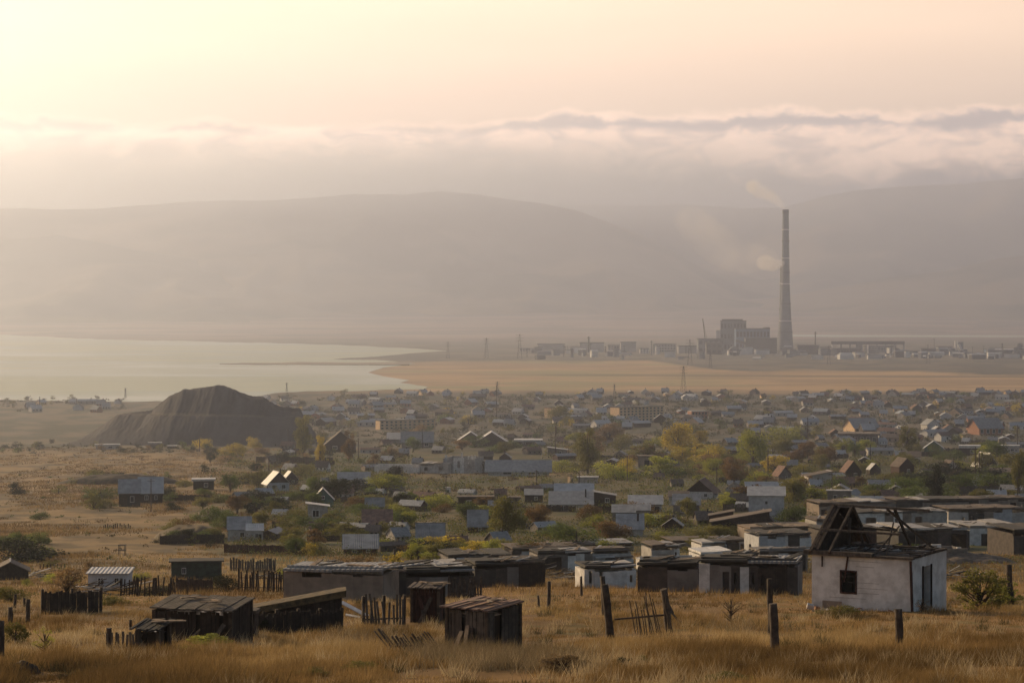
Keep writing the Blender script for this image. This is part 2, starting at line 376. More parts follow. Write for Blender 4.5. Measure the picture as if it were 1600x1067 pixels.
g.l(rip, bn.inputs['Height']); g.l(bn.outputs[0], b.inputs['Normal'])
o_ = g.n('ShaderNodeOutputMaterial'); g.l(b.outputs[0], o_.inputs[0])
sheet('water', [(-900, 506), (-300, 515), (0, 523), (110, 528), (180, 531), (300, 533), (430, 536), (560, 540), (640, 544), (700, 548), (640, 552), (590, 557), (520, 561), (600, 563), (650, 568), (600, 574), (575, 582), (600, 588), (640, 594), (625, 598), (668, 604), (664, 608), (600, 609), (560, 611), (480, 611), (430, 614), (380, 624), (200, 628), (60, 626), (-60, 622), (-500, 640), (-1200, 660)], .5, wm, jag=.5, seed=3)
sheet('water', [(1228, 522.6), (1330, 523.5), (1480, 523.8), (1620, 524.5), (1900, 524.5), (1900, 527.2), (1620, 526.8), (1400, 526.5), (1300, 526.6), (1228, 525.8)], .5, wm, seed=4)
sand = mat('wet_sand', (.26, .20, .12), (.16, .12, .08), .02, grime=0)
sheet('sandbar', [(343, 568.2), (380, 567), (440, 566.6), (470, 565.4), (500, 566), (560, 566.6), (640, 565), (640, 569.5), (560, 569.6), (480, 569), (400, 569)], 1.6, sand, jag=.2, seed=5, th=1.5)
# ------------------------------------------------------------------ dry grass of the near slope
def frustum_pts(n, r0, r1, rng, pw=1.0, x0=-60, x1=1660):
    row = r0 + (r1 - r0) * rng.random(n) ** pw; px = x0 + (x1 - x0) * rng.random(n)
    Yg = np.exp(np.linspace(math.log(25), math.log(2600), 1500)); pg = np.linspace(x0, x1, 160); Y = np.empty(n); j = np.clip(((px - x0) / (x1 - x0) * 159).round().astype(int), 0, 159)
    for k in range(160):
        s_ = j == k
        if s_.any():
            rw = HY + FPX * (CZ - ground((pg[k] - CX) / FPX * Yg, Yg)) / Yg; rw = np.minimum.accumulate(rw); Y[s_] = np.interp(-row[s_], -rw, Yg)
    Y = Y * (1 + rng.normal(0, .004, n)); return (px - CX) / FPX * Y, Y
def grass(name, X, Y, nb, hmean, spread, wpx, cols, rng, m, label, lean=.5):
    n = len(X); Z = ground(X, Y)
    x = np.repeat(X, nb) + rng.normal(0, spread, n * nb); y = np.repeat(Y, nb) + rng.normal(0, spread, n * nb)
    z = np.repeat(Z, nb) - .04; N = n * nb
    h = (np.repeat(hmean, nb) if isinstance(hmean, np.ndarray) else hmean) * (.5 + rng.random(N)); a = rng.random(N) * 6.283
    wd = np.maximum(.010, y / FPX * wpx) * (.6 + .8 * rng.random(N))
    lx = rng.normal(0, lean, N) * h * .6 + h * .12; ly = rng.normal(0, lean, N) * h * .6
    V = np.empty((N, 3, 3)); ca = np.cos(a) * wd; sa = np.sin(a) * wd * .5
    V[:, 0] = np.c_[x - ca, y - sa, z]; V[:, 1] = np.c_[x + ca, y + sa, z]; V[:, 2] = np.c_[x + lx, y + ly, z + h]
    pal = np.array(cols); ci = np.repeat(rng.random(n), nb) * .6 + rng.random(N) * .4
    pt = np.clip(fbm(x / 8, y / 14, 77) * 2.6 - .85, 0, 1) * .68 + ci * .32
    k = np.clip(pt * (len(pal) - 1), 0, len(pal) - 1.001); k0 = k.astype(int); c = pal[k0] + (pal[k0 + 1] - pal[k0]) * (k - k0)[:, None]
    c = c * (.75 + .5 * rng.random(N))[:, None]
    C = np.repeat(c, 3, axis=0).reshape(N, 3, 3)
    o = meshobj(name, V.reshape(-1, 3), np.arange(N * 3).reshape(-1, 3), m, cols=C.reshape(-1, 3)); tag(o, label, None, None, 'stuff'); return o
rng = np.random.default_rng(5)
gmat = colmat('dry_grass_blade', 2.0, amt=.25, trans=.3)
PAL = [(.095, .062, .026), (.185, .117, .047), (.31, .20, .080), (.44, .31, .14), (.58, .44, .24)]
X, Y = frustum_pts(74000, 926, 1100, rng, .8)
cl_ = fbm(X / .8, Y / 1.5, 66, 3); big = fbm(X / 6, Y / 12, 67, 3); kp = cl_ + (big - .5) * .5 + rng.normal(0, .06, len(X)) > .43; X, Y, cl_, big = X[kp], Y[kp], cl_[kp], big[kp]
hm_ = .06 + .34 * np.clip(cl_ * 1.8 - .55, 0, 1) * np.clip(big * 2 - .2, .3, 1.3)
grass('dry_grass', X, Y, 8, hm_, .12, .40, PAL, rng, gmat, 'tawny dry steppe grass covering the near slope')
X, Y = frustum_pts(16000, 700, 872, rng, 1.0, -60, 470); kp = (fbm(X / 22, Y / 60, 99) > .45); X, Y = X[kp], Y[kp]
grass('hill_grass', X, Y, 6, .45, .8, .75, [(.10, .068, .034), (.17, .112, .05), (.26, .17, .075), (.34, .235, .11)], rng, gmat, 'golden brown grass over the open hillside at the left')
X, Y = frustum_pts(9000, 865, 930, rng, 1.0)
grass('dry_grass', X, Y, 7, .38, .3, .5, PAL, rng, gmat, 'dry grass around the garage rows')
for sd, n, h_, pal, nm, lb in ((31, 620, .34, [(.30, .22, .12), (.46, .36, .21), (.60, .48, .30)], 'pale_tussock_grass', 'pale straw tussocks scattered over the near slope'), (32, 420, .30, [(.05, .042, .022), (.085, .075, .035), (.13, .10, .05)], 'dark_weed_grass', 'dark weedy tufts scattered over the near slope')):
    r_ = np.random.default_rng(sd); X, Y = frustum_pts(n, 938, 1085, r_, .9); k = fbm(X / 9, Y / 16, sd, 3) > .46
    grass(nm, X[k], Y[k], 44, h_, .13, .45, pal, r_, gmat, lb, lean=.7)
# pale feather grass in front of the plank shed
fx = []; 
for cx, cy, sx, sy, n in ((760, 1035, 85, 12, 300), (690, 1030, 50, 10, 180), (850, 1040, 60, 12, 160), (1150, 985, 60, 10, 60), (1010, 980, 40, 8, 60), (560, 1005, 60, 10, 80)):
    for k in range(n):
        p = at(rng.normal(cx, sx * .6), rng.normal(cy, sy * .6)); fx.append(p[:2])
fx = np.array(fx)
grass('feather_grass', fx[:, 0], fx[:, 1], 9, .42, .14, .26, [(.12, .085, .045), (.20, .15, .085), (.30, .235, .14), (.38, .30, .19)], rng, gmat, 'pale tall feather grass in clumps around the plank shed', lean=.62)

# ------------------------------------------------------------------ trees and bushes
LEAF = {}
def leafmat(n, c1, c2): LEAF[n] = mat('leaf_' + n, c1, c2, 2.2, .8, grime=0, trans=.45, var=.2)
leafmat('green', (.13, .165, .036), (.070, .095, .025)); leafmat('olive', (.21, .19, .05), (.12, .115, .032))
leafmat('yellow', (.58, .44, .060), (.32, .25, .045)); leafmat('lime', (.36, .36, .055), (.20, .21, .04))
leafmat('rust', (.20, .12, .04), (.12, .075, .03)); leafmat('dark', (.035, .040, .018), (.018, .022, .012)); leafmat('straw', (.28, .19, .09), (.15, .10, .05))
bark = mat('bark', (.09, .07, .05), (.05, .038, .03), 4)
PROTO = {}
def proto(kind, v):
    if (kind, v) in PROTO: return PROTO[(kind, v)]
    g_ = np.random.default_rng(hash((len(kind), v, kind[0] == 't', ord(kind[-1]))) % 99991); t = MB(); L = []; n = {'round': 3600, 'tall': 3000, 'bush': 3000, 'sparse': 2400, 'twiggy': 700, 'far': 520}[kind]
    if kind == 'round': zc, a, b, nl, lr = .54, .36, .36, 24, (.11, .21)
    elif kind == 'tall': zc, a, b, nl, lr = .50, .28, .44, 26, (.09, .16)
    elif kind == 'bush': zc, a, b, nl, lr = .36, .42, .36, 22, (.13, .23)
    elif kind == 'sparse': zc, a, b, nl, lr = .42, .38, .40, 40, (.06, .13)
    elif kind == 'twiggy': zc, a, b, nl, lr = .52, .38, .38, 26, (.04, .10)
    else: zc, a, b, nl, lr = .42, .36, .38, 9, (.15, .26)
    base = .02 if kind in ('bush', 'sparse', 'twiggy') else .3
    t.tube([(0, 0, -.06), (.01, 0, base), (.0, .01, zc), (.01, 0, min(.92, zc + b * .8))], [.035, .028, .018, .004], 6)
    for k in range(nl):
        d = g_.normal(0, 1, 3); d /= np.linalg.norm(d); rr_ = g_.random() ** .4
        c = np.array((d[0] * a * rr_, d[1] * a * rr_, zc + d[2] * b * rr_)); r = g_.uniform(*lr)
        z0 = max(.02, min(c[2] - .12, zc) * g_.uniform(.45, .95)); t.tube([(0, 0, z0), tuple(c * np.array((.5, .5, 1)) * np.array((1, 1, .5)) + np.array((0, 0, z0 * .5))), tuple(c)], [.012, .008, .003], 4)
        m_ = int(n / nl * (r / np.mean(lr)) ** 2); q = g_.normal(0, 1, (m_, 3)); q /= np.linalg.norm(q, axis=1)[:, None]
        q *= (g_.random(m_) ** .45)[:, None] * r * np.array((1, 1, .85)); L.append(c + q)
    C = np.concatenate(L); C = C[C[:, 2] > .01]; N = len(C); s = ({'far': .035, 'twiggy': .013}.get(kind, .019)) * (.6 + g_.random(N))
    u = g_.normal(0, 1, (N, 3)); u /= np.linalg.norm(u, axis=1)[:, None]; w_ = np.cross(u, g_.normal(0, 1, (N, 3))); w_ /= np.linalg.norm(w_, axis=1)[:, None]
    V = np.stack([C - u * s[:, None], C - w_ * s[:, None] * .6, C + u * s[:, None], C + w_ * s[:, None] * .6], 1).reshape(-1, 3)
    PROTO[(kind, v)] = (V, t); return PROTO[(kind, v)]
TM = {}
def treemesh(kind, v, lf):
    k = (kind, v, lf)
    if k not in TM:
        V, t = proto(kind, v)
        c = meshobj('crown', V, np.arange(len(V)).reshape(-1, 4), LEAF[lf]); tk = t.build('trunk', bark)
        TM[k] = (c.data, tk.data); bpy.data.objects.remove(c); bpy.data.objects.remove(tk)
    return TM[k]
LMK = []; FILL = []                                       # landmarks and things that still need a label
USED_LBL = set()
def tree(px, py, w_, h_, kind, lf, label=None, lm=None, group=None, name=None, cat=None, parts=True, rnd=random.Random(9), sink=0.0):
    x, y, z = at(px, py); s = mpp(y); v = rnd.randrange(3); sink = sink or (.14 if kind in ('bush', 'sparse') else 0)
    nm = name or ('bush' if kind in ('bush', 'sparse', 'twiggy') else 'tree')
    cm, tm = treemesh(kind, v, lf)
    e = empty(nm, (x, y, z - h_ * s * sink), rnd.random() * 6.28, label, cat or nm, group)
    e.scale = (w_ * s * 1.12, w_ * s * 1.12, h_ * s)
    for n_, me in (('crown', cm), ('trunk', tm)):
        o = bpy.data.objects.new(n_, me); COL.objects.link(o); adopt(o, e)
    if lm: LMK.append((px, py - h_ / 2, lm))
    if not label: FILL.append((e, px, py - h_ / 2, {'green': 'green', 'olive': 'olive', 'yellow': 'yellow autumn', 'lime': 'yellow-green', 'rust': 'rusty', 'dark': 'dark', 'straw': 'straw-coloured'}[lf] + (' tall' if h_ > w_ * 1.25 else ' wide' if w_ > h_ * 1.5 else ' rounded') + (' dry' if kind == 'twiggy' else '') + ' ' + nm))
    return e
# weeds and low scrub between the gardens: uncountable, one mesh
def scrub(zones, m, label):
    V = []; Cc = []; g_ = np.random.default_rng(8)
    for x0, x1, r0, r1, n, hs, pal in zones:
        X, Y = frustum_pts(n, r0, r1, g_, 1.0, x0, x1); s = Y / FPX; k = fbm(X / (40 * s.mean() * 1.0), Y / (160 * s.mean()), 9, 3) > (.56 if pal is HL else .47)
        X, Y, s = X[k], Y[k], s[k]; nb = 26; N = len(X) * nb; hh = np.repeat(hs * s * (.4 + g_.random(len(X))), nb)
        q = g_.normal(0, 1, (N, 3)) * np.array((1.0, 1.0, .45)); C = np.c_[np.repeat(X, nb), np.repeat(Y, nb), np.repeat(ground(X, Y), nb)] + q * hh[:, None] * .8; C[:, 2] += hh * .35
        u = g_.normal(0, 1, (N, 3)); u /= np.linalg.norm(u, axis=1)[:, None]; w_ = np.cross(u, g_.normal(0, 1, (N, 3))); w_ /= np.linalg.norm(w_, axis=1)[:, None]; z = (np.repeat(s, nb) * (.7 + g_.random(N)))[:, None]
        V.append(np.stack([C - u * z, C - w_ * z * .6, C + u * z, C + w_ * z * .6], 1).reshape(-1, 3)); pa = np.array(pal)
        c = pa[np.repeat(g_.integers(0, len(pa), len(X)), nb)] * (.7 + .6 * g_.random(N))[:, None]; Cc.append(np.repeat(c, 4, axis=0))
    V = np.concatenate(V); o = meshobj('scrub', V, np.arange(len(V)).reshape(-1, 4), m, cols=np.concatenate(Cc)); tag(o, label, None, None, 'stuff')
GR = [(.085, .11, .030), (.13, .14, .038), (.050, .065, .022), (.17, .14, .05), (.22, .17, .06), (.20, .20, .045)]; TW = [(.055, .065, .038), (.085, .085, .045), (.13, .11, .06)]
HL = [(.14, .095, .05), (.10, .07, .04), (.17, .12, .06), (.075, .06, .032)]; FG = [(.10, .085, .04), (.14, .10, .05), (.07, .065, .03), (.20, .14, .07)]
scrub([(360, 1120, 745, 872, 5200, 10, GR), (1120, 1640, 715, 800, 2800, 9, GR), (330, 640, 712, 760, 800, 8, GR), (850, 1250, 695, 750, 1300, 8, GR), (1000, 1640, 800, 900, 700, 7, GR), (-40, 330, 870, 945, 260, 7, GR + [(.17, .13, .05)]), (-40, 340, 740, 860, 150, 4, GR), (-40, 420, 702, 872, 420, 4.5, HL), (-60, 1660, 930, 1075, 110, 11, FG), (800, 1300, 925, 960, 60, 9, FG), (560, 900, 738, 770, 700, 2.6, HL),
       (430, 1640, 616, 700, 5200, 4.2, TW), (-40, 200, 624, 642, 200, 3, TW), (-40, 340, 694, 708, 260, 3, TW)], colmat('scrub_leaf', 1.5, amt=.3, trans=.2), 'low weeds and scrub between the gardens and houses')
# hand placed: px, base row, width, height, kind, leaf, label, landmark name
for a in [
 (474, 712, 42, 72, 'tall', 'olive', 'tall olive poplar at the right foot of the dark spoil heap', 'poplar by the spoil heap'),
 (500, 726, 26, 52, 'tall', 'yellow', 'slim yellowish poplar just right of the tall olive poplar', None),
 (398, 700, 26, 30, 'bush', 'yellow', 'yellow bush below the right slope of the spoil heap', None),
 (545, 722, 34, 52, 'tall', 'rust', 'brown autumn tree left of the white ruined walls', None),
 (1060, 717, 58, 58, 'round', 'yellow', 'large rounded golden-yellow tree in the middle of the town', 'golden-yellow tree'),
 (918, 742, 56, 78, 'tall', 'olive', 'tall loose olive tree right of the long grey roofed barn', 'loose olive tree'),
 (958, 748, 60, 46, 'bush', 'lime', 'broad yellow-green bush at the foot of the loose olive tree', None),
 (1176, 728, 60, 62, 'round', 'lime', 'large yellow-green tree right of the golden-yellow tree', 'yellow-green town tree'),
 (1418, 712, 42, 52, 'tall', 'olive', 'olive tree in front of the two storey house with three gables', 'olive tree by the three gables'),
 (26, 772, 32, 32, 'bush', 'dark', 'single dark bush on the open hillside at the left edge', 'single dark hillside bush'),
 (62, 812, 30, 20, 'bush', 'green', 'small green bush on the open hillside below the single dark bush', None),
 (30, 876, 120, 56, 'bush', 'dark', 'big dark thicket on the hillside above the collapsed hut', 'big dark thicket'),
 (105, 932, 78, 66, 'sparse', 'straw', 'loose tawny shrub beside the small white building', 'loose tawny shrub'),
 (146, 796, 30, 38, 'sparse', 'olive', 'loose olive shrub left of the twin grey roofed house', None),
 (790, 850, 66, 76, 'round', 'olive', 'dark olive tree in the middle with a lime bush at its foot', 'dark olive middle tree'),
 (770, 868, 44, 44, 'bush', 'lime', 'bright lime bush at the foot of the dark olive middle tree', None),
 (838, 868, 66, 36, 'bush', 'rust', 'rusty orange bush behind the garage wall', 'rusty orange bush'),
 (900, 858, 100, 58, 'bush', 'green', 'wide green bush below the silver roofed house', 'wide green bush'),
 (950, 862, 46, 30, 'bush', 'lime', 'low lime bush left of the white open garage', None),
 (1455, 792, 120, 56, 'bush', 'green', 'wide dark green bush behind the garage rows', 'wide green bush behind the garages'),
 (1462, 796, 54, 72, 'tall', 'dark', 'tallest dark tree behind the garage rows', 'tallest dark tree'),
 (1240, 786, 56, 46, 'round', 'olive', 'olive brown tree right of the big silver block', 'olive brown tree'),
 (1240, 818, 60, 46, 'bush', 'green', 'green bush between the silver block and the burnt white house', None),
 (1256, 826, 22, 24, 'bush', 'lime', 'small lime bush above the garage roofs', None),
 (1555, 770, 90, 50, 'bush', 'green', 'broad green bush at the right edge behind the garages', None),
 (1592, 775, 30, 76, 'tall', 'olive', 'tall olive tree cut by the right edge', None),
 (1128, 838, 100, 34, 'bush', 'olive', 'low olive bush below the dark plank barn', None),
 (1532, 952, 100, 92, 'sparse', 'olive', 'loose yellow-green shrub right of the burnt white house', 'loose shrub by the white house'),
 (1575, 944, 60, 50, 'sparse', 'lime', 'low lime shrub by the post at the right edge', None),
 (1312, 961, 60, 24, 'bush', 'olive', 'low olive bush under the window of the burnt white house', None),
 (1440, 958, 34, 24, 'twiggy', 'straw', 'dry weed at the corner of the burnt white house', None),
 (1142, 975, 62, 52, 'twiggy', 'straw', 'dry brown shrub in the grass left of the double post', 'dry brown shrub'),
 (486, 868, 26, 32, 'bush', 'yellow', 'small bright yellow bush above the old garden fences', 'small bright yellow bush'),
 (450, 905, 40, 34, 'bush', 'lime', 'lime bush behind the beige garage wall', None),
 (352, 924, 44, 44, 'bush', 'dark', 'round dark green bush in front of the dark green hut', 'round dark green bush'),
 (616, 905, 60, 66, 'sparse', 'yellow', 'yellow autumn shrub behind the dark garage', 'yellow autumn shrub'),
 (700, 932, 44, 36, 'sparse', 'lime', 'lime shrub behind the narrow outhouse', None),
 (70, 1024, 50, 48, 'twiggy', 'lime', 'small yellow-green sapling in the grass right of the thick left post', 'yellow-green sapling'),
 (24, 1010, 56, 56, 'sparse', 'olive', 'olive shrub beside the thick left post', None),
 (16, 940, 54, 40, 'bush', 'olive', 'low olive bush in front of the collapsed hut', None),
 (178, 945, 60, 26, 'bush', 'olive', 'low olive bush right of the dark plank fence', None),
 (240, 930, 60, 24, 'bush', 'dark', 'low dark bush in front of the broken pickets', None),
 (414, 992, 40, 44, 'sparse', 'dark', 'dark shrub at the left end of the earth covered cellar', None),
 (478, 968, 34, 40, 'twiggy', 'dark', 'thin dark shrub in front of the earth covered cellar', None),
 (325, 1012, 110, 30, 'sparse', 'lime', 'green weeds along the front of the collapsing plank shed', None),
 (560, 900, 80, 44, 'sparse', 'rust', 'rusty brown bush behind the beige garage wall', None),
 (330, 1050, 34, 16, 'bush', 'dark', 'dark grass tussock below the plank shed', 'dark tussock'),
 (100, 1060, 40, 18, 'bush', 'straw', 'straw-coloured tussock right of the dark earth mound', None),
 (205, 1062, 26, 16, 'bush', 'straw', 'small straw-coloured tussock between the earth mound and the dark tussock', None),
 (485, 1056, 60, 24, 'bush', 'olive', 'olive weed tussock in the foreground left of the pale feather grass', None),
 (565, 1052, 54, 30, 'bush', 'olive', 'darker weed tussock close to the fallen pickets', None),
 (880, 1050, 90, 42, 'sparse', 'straw', 'tall straw-coloured weed right of the plank shed', None),
 (975, 1042, 30, 26, 'bush', 'dark', 'dark weed below the broken gate', None),
 (1006, 1036, 24, 22, 'bush', 'olive', 'olive weed just right of the dark weed below the gate', None),
 (1130, 1072, 80, 34, 'bush', 'olive', 'olive tussock cut by the bottom edge', None),
 (1310, 1070, 70, 16, 'bush', 'straw', 'flat straw-coloured tussock at the bottom edge', None)]:
    tree(*a[:6], label=a[6], lm=a[7])

# filler vegetation between the houses (each one its own thing, labelled further down from what stands beside it)
rf = random.Random(21)
ZONES = [  # x0, x1, y0, y1, count, size range, leaf choices
 (350, 640, 755, 800, 34, (22, 40), ['green', 'green', 'olive', 'dark']), (240, 480, 800, 850, 18, (20, 40), ['green', 'olive', 'rust', 'dark']),
 (440, 660, 812, 868, 26, (22, 42), ['green', 'olive', 'olive', 'rust']), (560, 860, 770, 872, 40, (20, 42), ['green', 'olive', 'dark', 'rust', 'lime']),
 (640, 760, 855, 885, 16, (20, 40), ['yellow', 'olive', 'lime']), (860, 1130, 800, 868, 26, (18, 38), ['green', 'olive', 'lime', 'rust']),
 (1120, 1360, 742, 800, 30, (18, 36), ['green', 'olive', 'lime', 'rust']), (1340, 1600, 745, 795, 34, (22, 44), ['green', 'green', 'dark', 'olive']),
 (1000, 1300, 715, 760, 26, (16, 34), ['olive', 'green', 'lime', 'rust']), (1300, 1600, 690, 745, 34, (16, 34), ['green', 'olive', 'olive', 'dark', 'lime']),
 (870, 1240, 690, 745, 46, (24, 50), ['olive', 'lime', 'yellow', 'straw']), (300, 620, 690, 745, 22, (16, 34), ['olive', 'straw', 'yellow', 'dark']),
 (600, 900, 655, 712, 26, (12, 30), ['olive', 'straw', 'green']), (0, 330, 690, 704, 22, (7, 13), ['olive', 'dark', 'straw']),
 (0, 200, 622, 640, 14, (6, 14), ['dark', 'olive']), (0, 240, 880, 930, 10, (14, 30), ['olive', 'straw', 'lime']), (90, 300, 745, 790, 8, (10, 22), ['olive', 'straw'])]
ZONES += [(88, 300, 746, 756, 16, (11, 17), ['dark', 'green', 'olive']), (150, 350, 772, 802, 14, (16, 28), ['dark', 'olive', 'green']), (236, 350, 838, 858, 12, (14, 24), ['dark', 'dark', 'olive']), (300, 520, 706, 722, 22, (10, 18), ['dark', 'olive', 'straw']), (0, 90, 846, 880, 6, (22, 36), ['dark', 'green']), (-10, 330, 698, 708, 14, (8, 13), ['dark', 'green']), (1280, 1600, 806, 872, 22, (10, 20), ['olive', 'lime', 'green', 'straw']), (880, 1270, 852, 905, 18, (10, 20), ['olive', 'lime', 'rust', 'straw']), (600, 880, 872, 905, 12, (10, 18), ['olive', 'yellow'])]
for x0, x1, y0, y1, n, (s0, s1), lv in ZONES:
    for k in range(int(n * .76)):
        px = rf.uniform(x0, x1); py = rf.uniform(y0, y1); h_ = rf.uniform(s0, s1); w_ = h_ * rf.uniform(1.0, 2.3) if py > 740 else h_ * rf.uniform(.9, 1.7)
        small = h_ < 17
        tree(px, py, w_, h_, 'far' if small else rf.choice(['bush', 'bush', 'round', 'bush' if px < 360 else 'sparse']), rf.choice(lv), name='bush' if w_ > h_ * 1.2 else 'tree')
for k in range(140):
    px = rf.uniform(430, 1610); py = 616 + 74 * rf.random() ** 1.3; s = .4 + .6 * (py - 612) / 75
    h_ = rf.uniform(8, 20) * s + 3; w_ = h_ * rf.uniform(.8, 1.9)
    tree(px, py, w_, h_, 'far', rf.choice(['dark', 'green', 'olive', 'olive', 'olive', 'yellow']), name='tree')
# ------------------------------------------------------------------ building materials
W_dark = mat('dark_planks', (.060, .043, .032), (.030, .022, .018), 3, kind='planks', bump=.6)
W_red = mat('red_brown_planks', (.080, .036, .026), (.040, .022, .018), 3, kind='planks', bump=.6)
W_grey = mat('weathered_planks', (.13, .105, .085), (.065, .052, .043), 3, kind='planks', bump=.6)
W_raw = mat('weathered_wood', (.085, .062, .045), (.040, .030, .024), 5, bump=.5)
W_pale = mat('pale_board', (.30, .22, .15), (.18, .13, .09), 4, bump=.3)
M_white = mat('whitewash', (.62, .60, .58), (.44, .42, .40), 1.6, bump=.4, grime=.50)
M_lime = mat('pale_block_wall', (.42, .39, .365), (.29, .27, .25), 1.2, bump=.3, grime=.45)
M_beige = mat('beige_concrete', (.25, .20, .16), (.16, .13, .105), .8, bump=.3)
M_gconc = mat('grey_concrete', (.19, .17, .155), (.12, .105, .095), .8, bump=.3)
M_dbrick = mat('dark_brick', (.075, .060, .052), (.045, .037, .033), 1.4, bump=.4)
M_green = mat('green_paint', (.06, .13, .11), (.035, .075, .065), 2)
M_dgreen = mat('dull_green_paint', (.045, .06, .045), (.03, .035, .028), 2)
M_blue = mat('blue_white_paint', (.44, .44, .455), (.32, .32, .335), 1.2)
M_orange = mat('ochre_plaster', (.62, .44, .27), (.48, .33, .2), .6)
M_brick = mat('red_brick', (.30, .15, .09), (.2, .10, .07), 1.0)
R_grey = mat('grey_sheet_roof', (.29, .285, .28), (.20, .195, .19), .8, .55, kind='rib', bump=.5)
R_silver = mat('silver_sheet_roof', (.41, .405, .40), (.30, .295, .295), .8, .45, kind='rib', bump=.5)
R_brown = mat('brown_felt_roof', (.15, .115, .09), (.09, .07, .058), 1.0, bump=.4)
R_red = mat('rusty_roof', (.22, .13, .095), (.12, .075, .06), 1.2, kind='rib', bump=.4)
R_blue = mat('blue_grey_roof', (.28, .31, .34), (.21, .23, .25), .8, .5, kind='rib', bump=.5)
R_tar = mat('tar_felt', (.060, .055, .050), (.035, .032, .03), 1.0, bump=.4)
G_dark = mat('window_gloom', (.012, .011, .011), (.008, .008, .008), 1, .35, grime=0)
G_metal = mat('dull_metal', (.16, .16, .16), (.1, .1, .1), 2, .5)

def window(par, x, z, w, h, yf, frame=M_white, t=.06):
    m = MB(); f = max(.04, min(w, h) * .11)
    m.bx(x-w/2-f, x+w/2+f, yf-t, yf+.02, z-h/2-f, z-h/2); m.bx(x-w/2-f, x+w/2+f, yf-t, yf+.02, z+h/2, z+h/2+f)
    m.bx(x-w/2-f, x-w/2, yf-t, yf+.02, z-h/2, z+h/2); m.bx(x+w/2, x+w/2+f, yf-t, yf+.02, z-h/2, z+h/2); m.bx(x-f*.3, x+f*.3, yf-t*.8, yf-.01, z-h/2, z+h/2)
    fo = m.build('window', frame, par)
    MB().bx(x-w/2, x+w/2, yf-t*.5, yf+.01, z-h/2, z+h/2).build('pane', G_dark, fo)
def house(x0, x1, yb, hw, hr, kind, wall, roof, lm, label, yaw=0, dep=.9, wins=(), door=None, chim=None, gab=None, over=.05, name='house', cat='house', th=.10, frame=M_white):
    px = (x0 + x1) / 2; x, y, z = at(px, yb); s = mpp(y); W = (x1 - x0) * s; D = W * dep; hw *= s; hr *= s; ov = W * over
    if yaw: k = 1 / (abs(math.cos(R(yaw))) + dep * abs(math.sin(R(yaw)))); W *= k; D *= k
    f = Vector((x, y, 0)).normalized()
    e = empty(name, (x + f.x * D / 2, y + f.y * D / 2, z - .05), -math.atan2(x, y) + R(yaw), label, cat)
    B = -.5                                                  # foundations reach below ground
    wl = MB().bx(-W/2, W/2, -D/2, D/2, B, hw)
    if kind == 'gable':
        wl.build('wall', wall, e); MB().prism([(-W/2, hw), (W/2, hw), (0, hw+hr)], -D/2+.003, D/2-.003).build('gable', gab or wall, e)
        k = hr / (W/2); r = MB(); u = W/2+ov
        r.prism([(-u, hw-ov*k), (-u, hw-ov*k+th), (0, hw+hr+th), (0, hw+hr)][::-1], -D/2-ov, D/2+ov)
        r.prism([(0, hw+hr), (0, hw+hr+th), (u, hw-ov*k+th), (u, hw-ov*k)][::-1], -D/2-ov, D/2+ov); ro = r.build('roof', roof, e)
        if th: MB().bx(-th*.8, th*.8, -D/2-ov-.02, D/2+ov+.02, hw+hr+th*.6, hw+hr+th*1.3).build('ridge_cap', G_metal, ro)
    elif kind == 'eave':
        wl.build('wall', wall, e); MB().prismx([(-D/2, hw), (D/2, hw), (0, hw+hr)], -W/2+.003, W/2-.003).build('gable', gab or wall, e)
        k = hr / (D/2); r = MB(); u = D/2+ov
        r.prismx([(-u, hw-ov*k), (-u, hw-ov*k+th), (0, hw+hr+th), (0, hw+hr)], -W/2-ov, W/2+ov)
        r.prismx([(0, hw+hr), (0, hw+hr+th), (u, hw-ov*k+th), (u, hw-ov*k)], -W/2-ov, W/2+ov); ro = r.build('roof', roof, e)
        MB().bx(-W/2-ov-.02, W/2+ov+.02, -th*.8, th*.8, hw+hr+th*.6, hw+hr+th*1.3).build('ridge_cap', G_metal, ro)
    elif kind == 'mono':                                     # slopes down to the front
        wl.build('wall', wall, e); MB().prismx([(-D/2, hw), (D/2, hw), (D/2, hw+hr)], -W/2+.003, W/2-.003).build('gable', gab or wall, e)
        k = hr / D; r = MB().prismx([(-D/2-ov, hw-ov*k), (-D/2-ov, hw-ov*k+th), (D/2+ov, hw+hr+ov*k+th), (D/2+ov, hw+hr+ov*k)], -W/2-ov, W/2+ov); ro = r.build('roof', roof, e)
    elif kind in ('left', 'right'):                          # single slope falling to one side
        a, b = (0, hr) if kind == 'left' else (hr, 0)
        MB().prism([(-W/2, B), (W/2, B), (W/2, hw+b), (-W/2, hw+a)], -D/2, D/2).build('wall', wall, e)
        ro = MB().prism([(-W/2-ov, hw+a), (W/2+ov, hw+b), (W/2+ov, hw+b+th), (-W/2-ov, hw+a+th)], -D/2-ov, D/2+ov).build('roof', roof, e)
    else:
        wl.build('wall', wall, e); ro = MB().bx(-W/2-ov, W/2+ov, -D/2-ov, D/2+ov, hw, hw+max(th, hr)).build('roof', roof, e)
    if not wins and x1 - x0 > 24 and kind != 'left' and name not in ('earth_cellar', 'plank_annex', 'hut'): wins = ((.32, .55, .13, .38), (.72, .55, .10, .38)) if (x1 - x0) > 36 else ((.62, .55, .16, .38),)
    for wx, wz, ww, wh in wins: window(e, (wx - .5) * W, wz * hw, ww * W, wh * hw, -D/2, frame)
    if door:
        dx_, dw, dh = door; do = MB().bx((dx_-.5)*W-dw*W/2, (dx_-.5)*W+dw*W/2, -D/2-.05, -D/2+.02, -.1, dh*hw).build('door', G_dark, e)
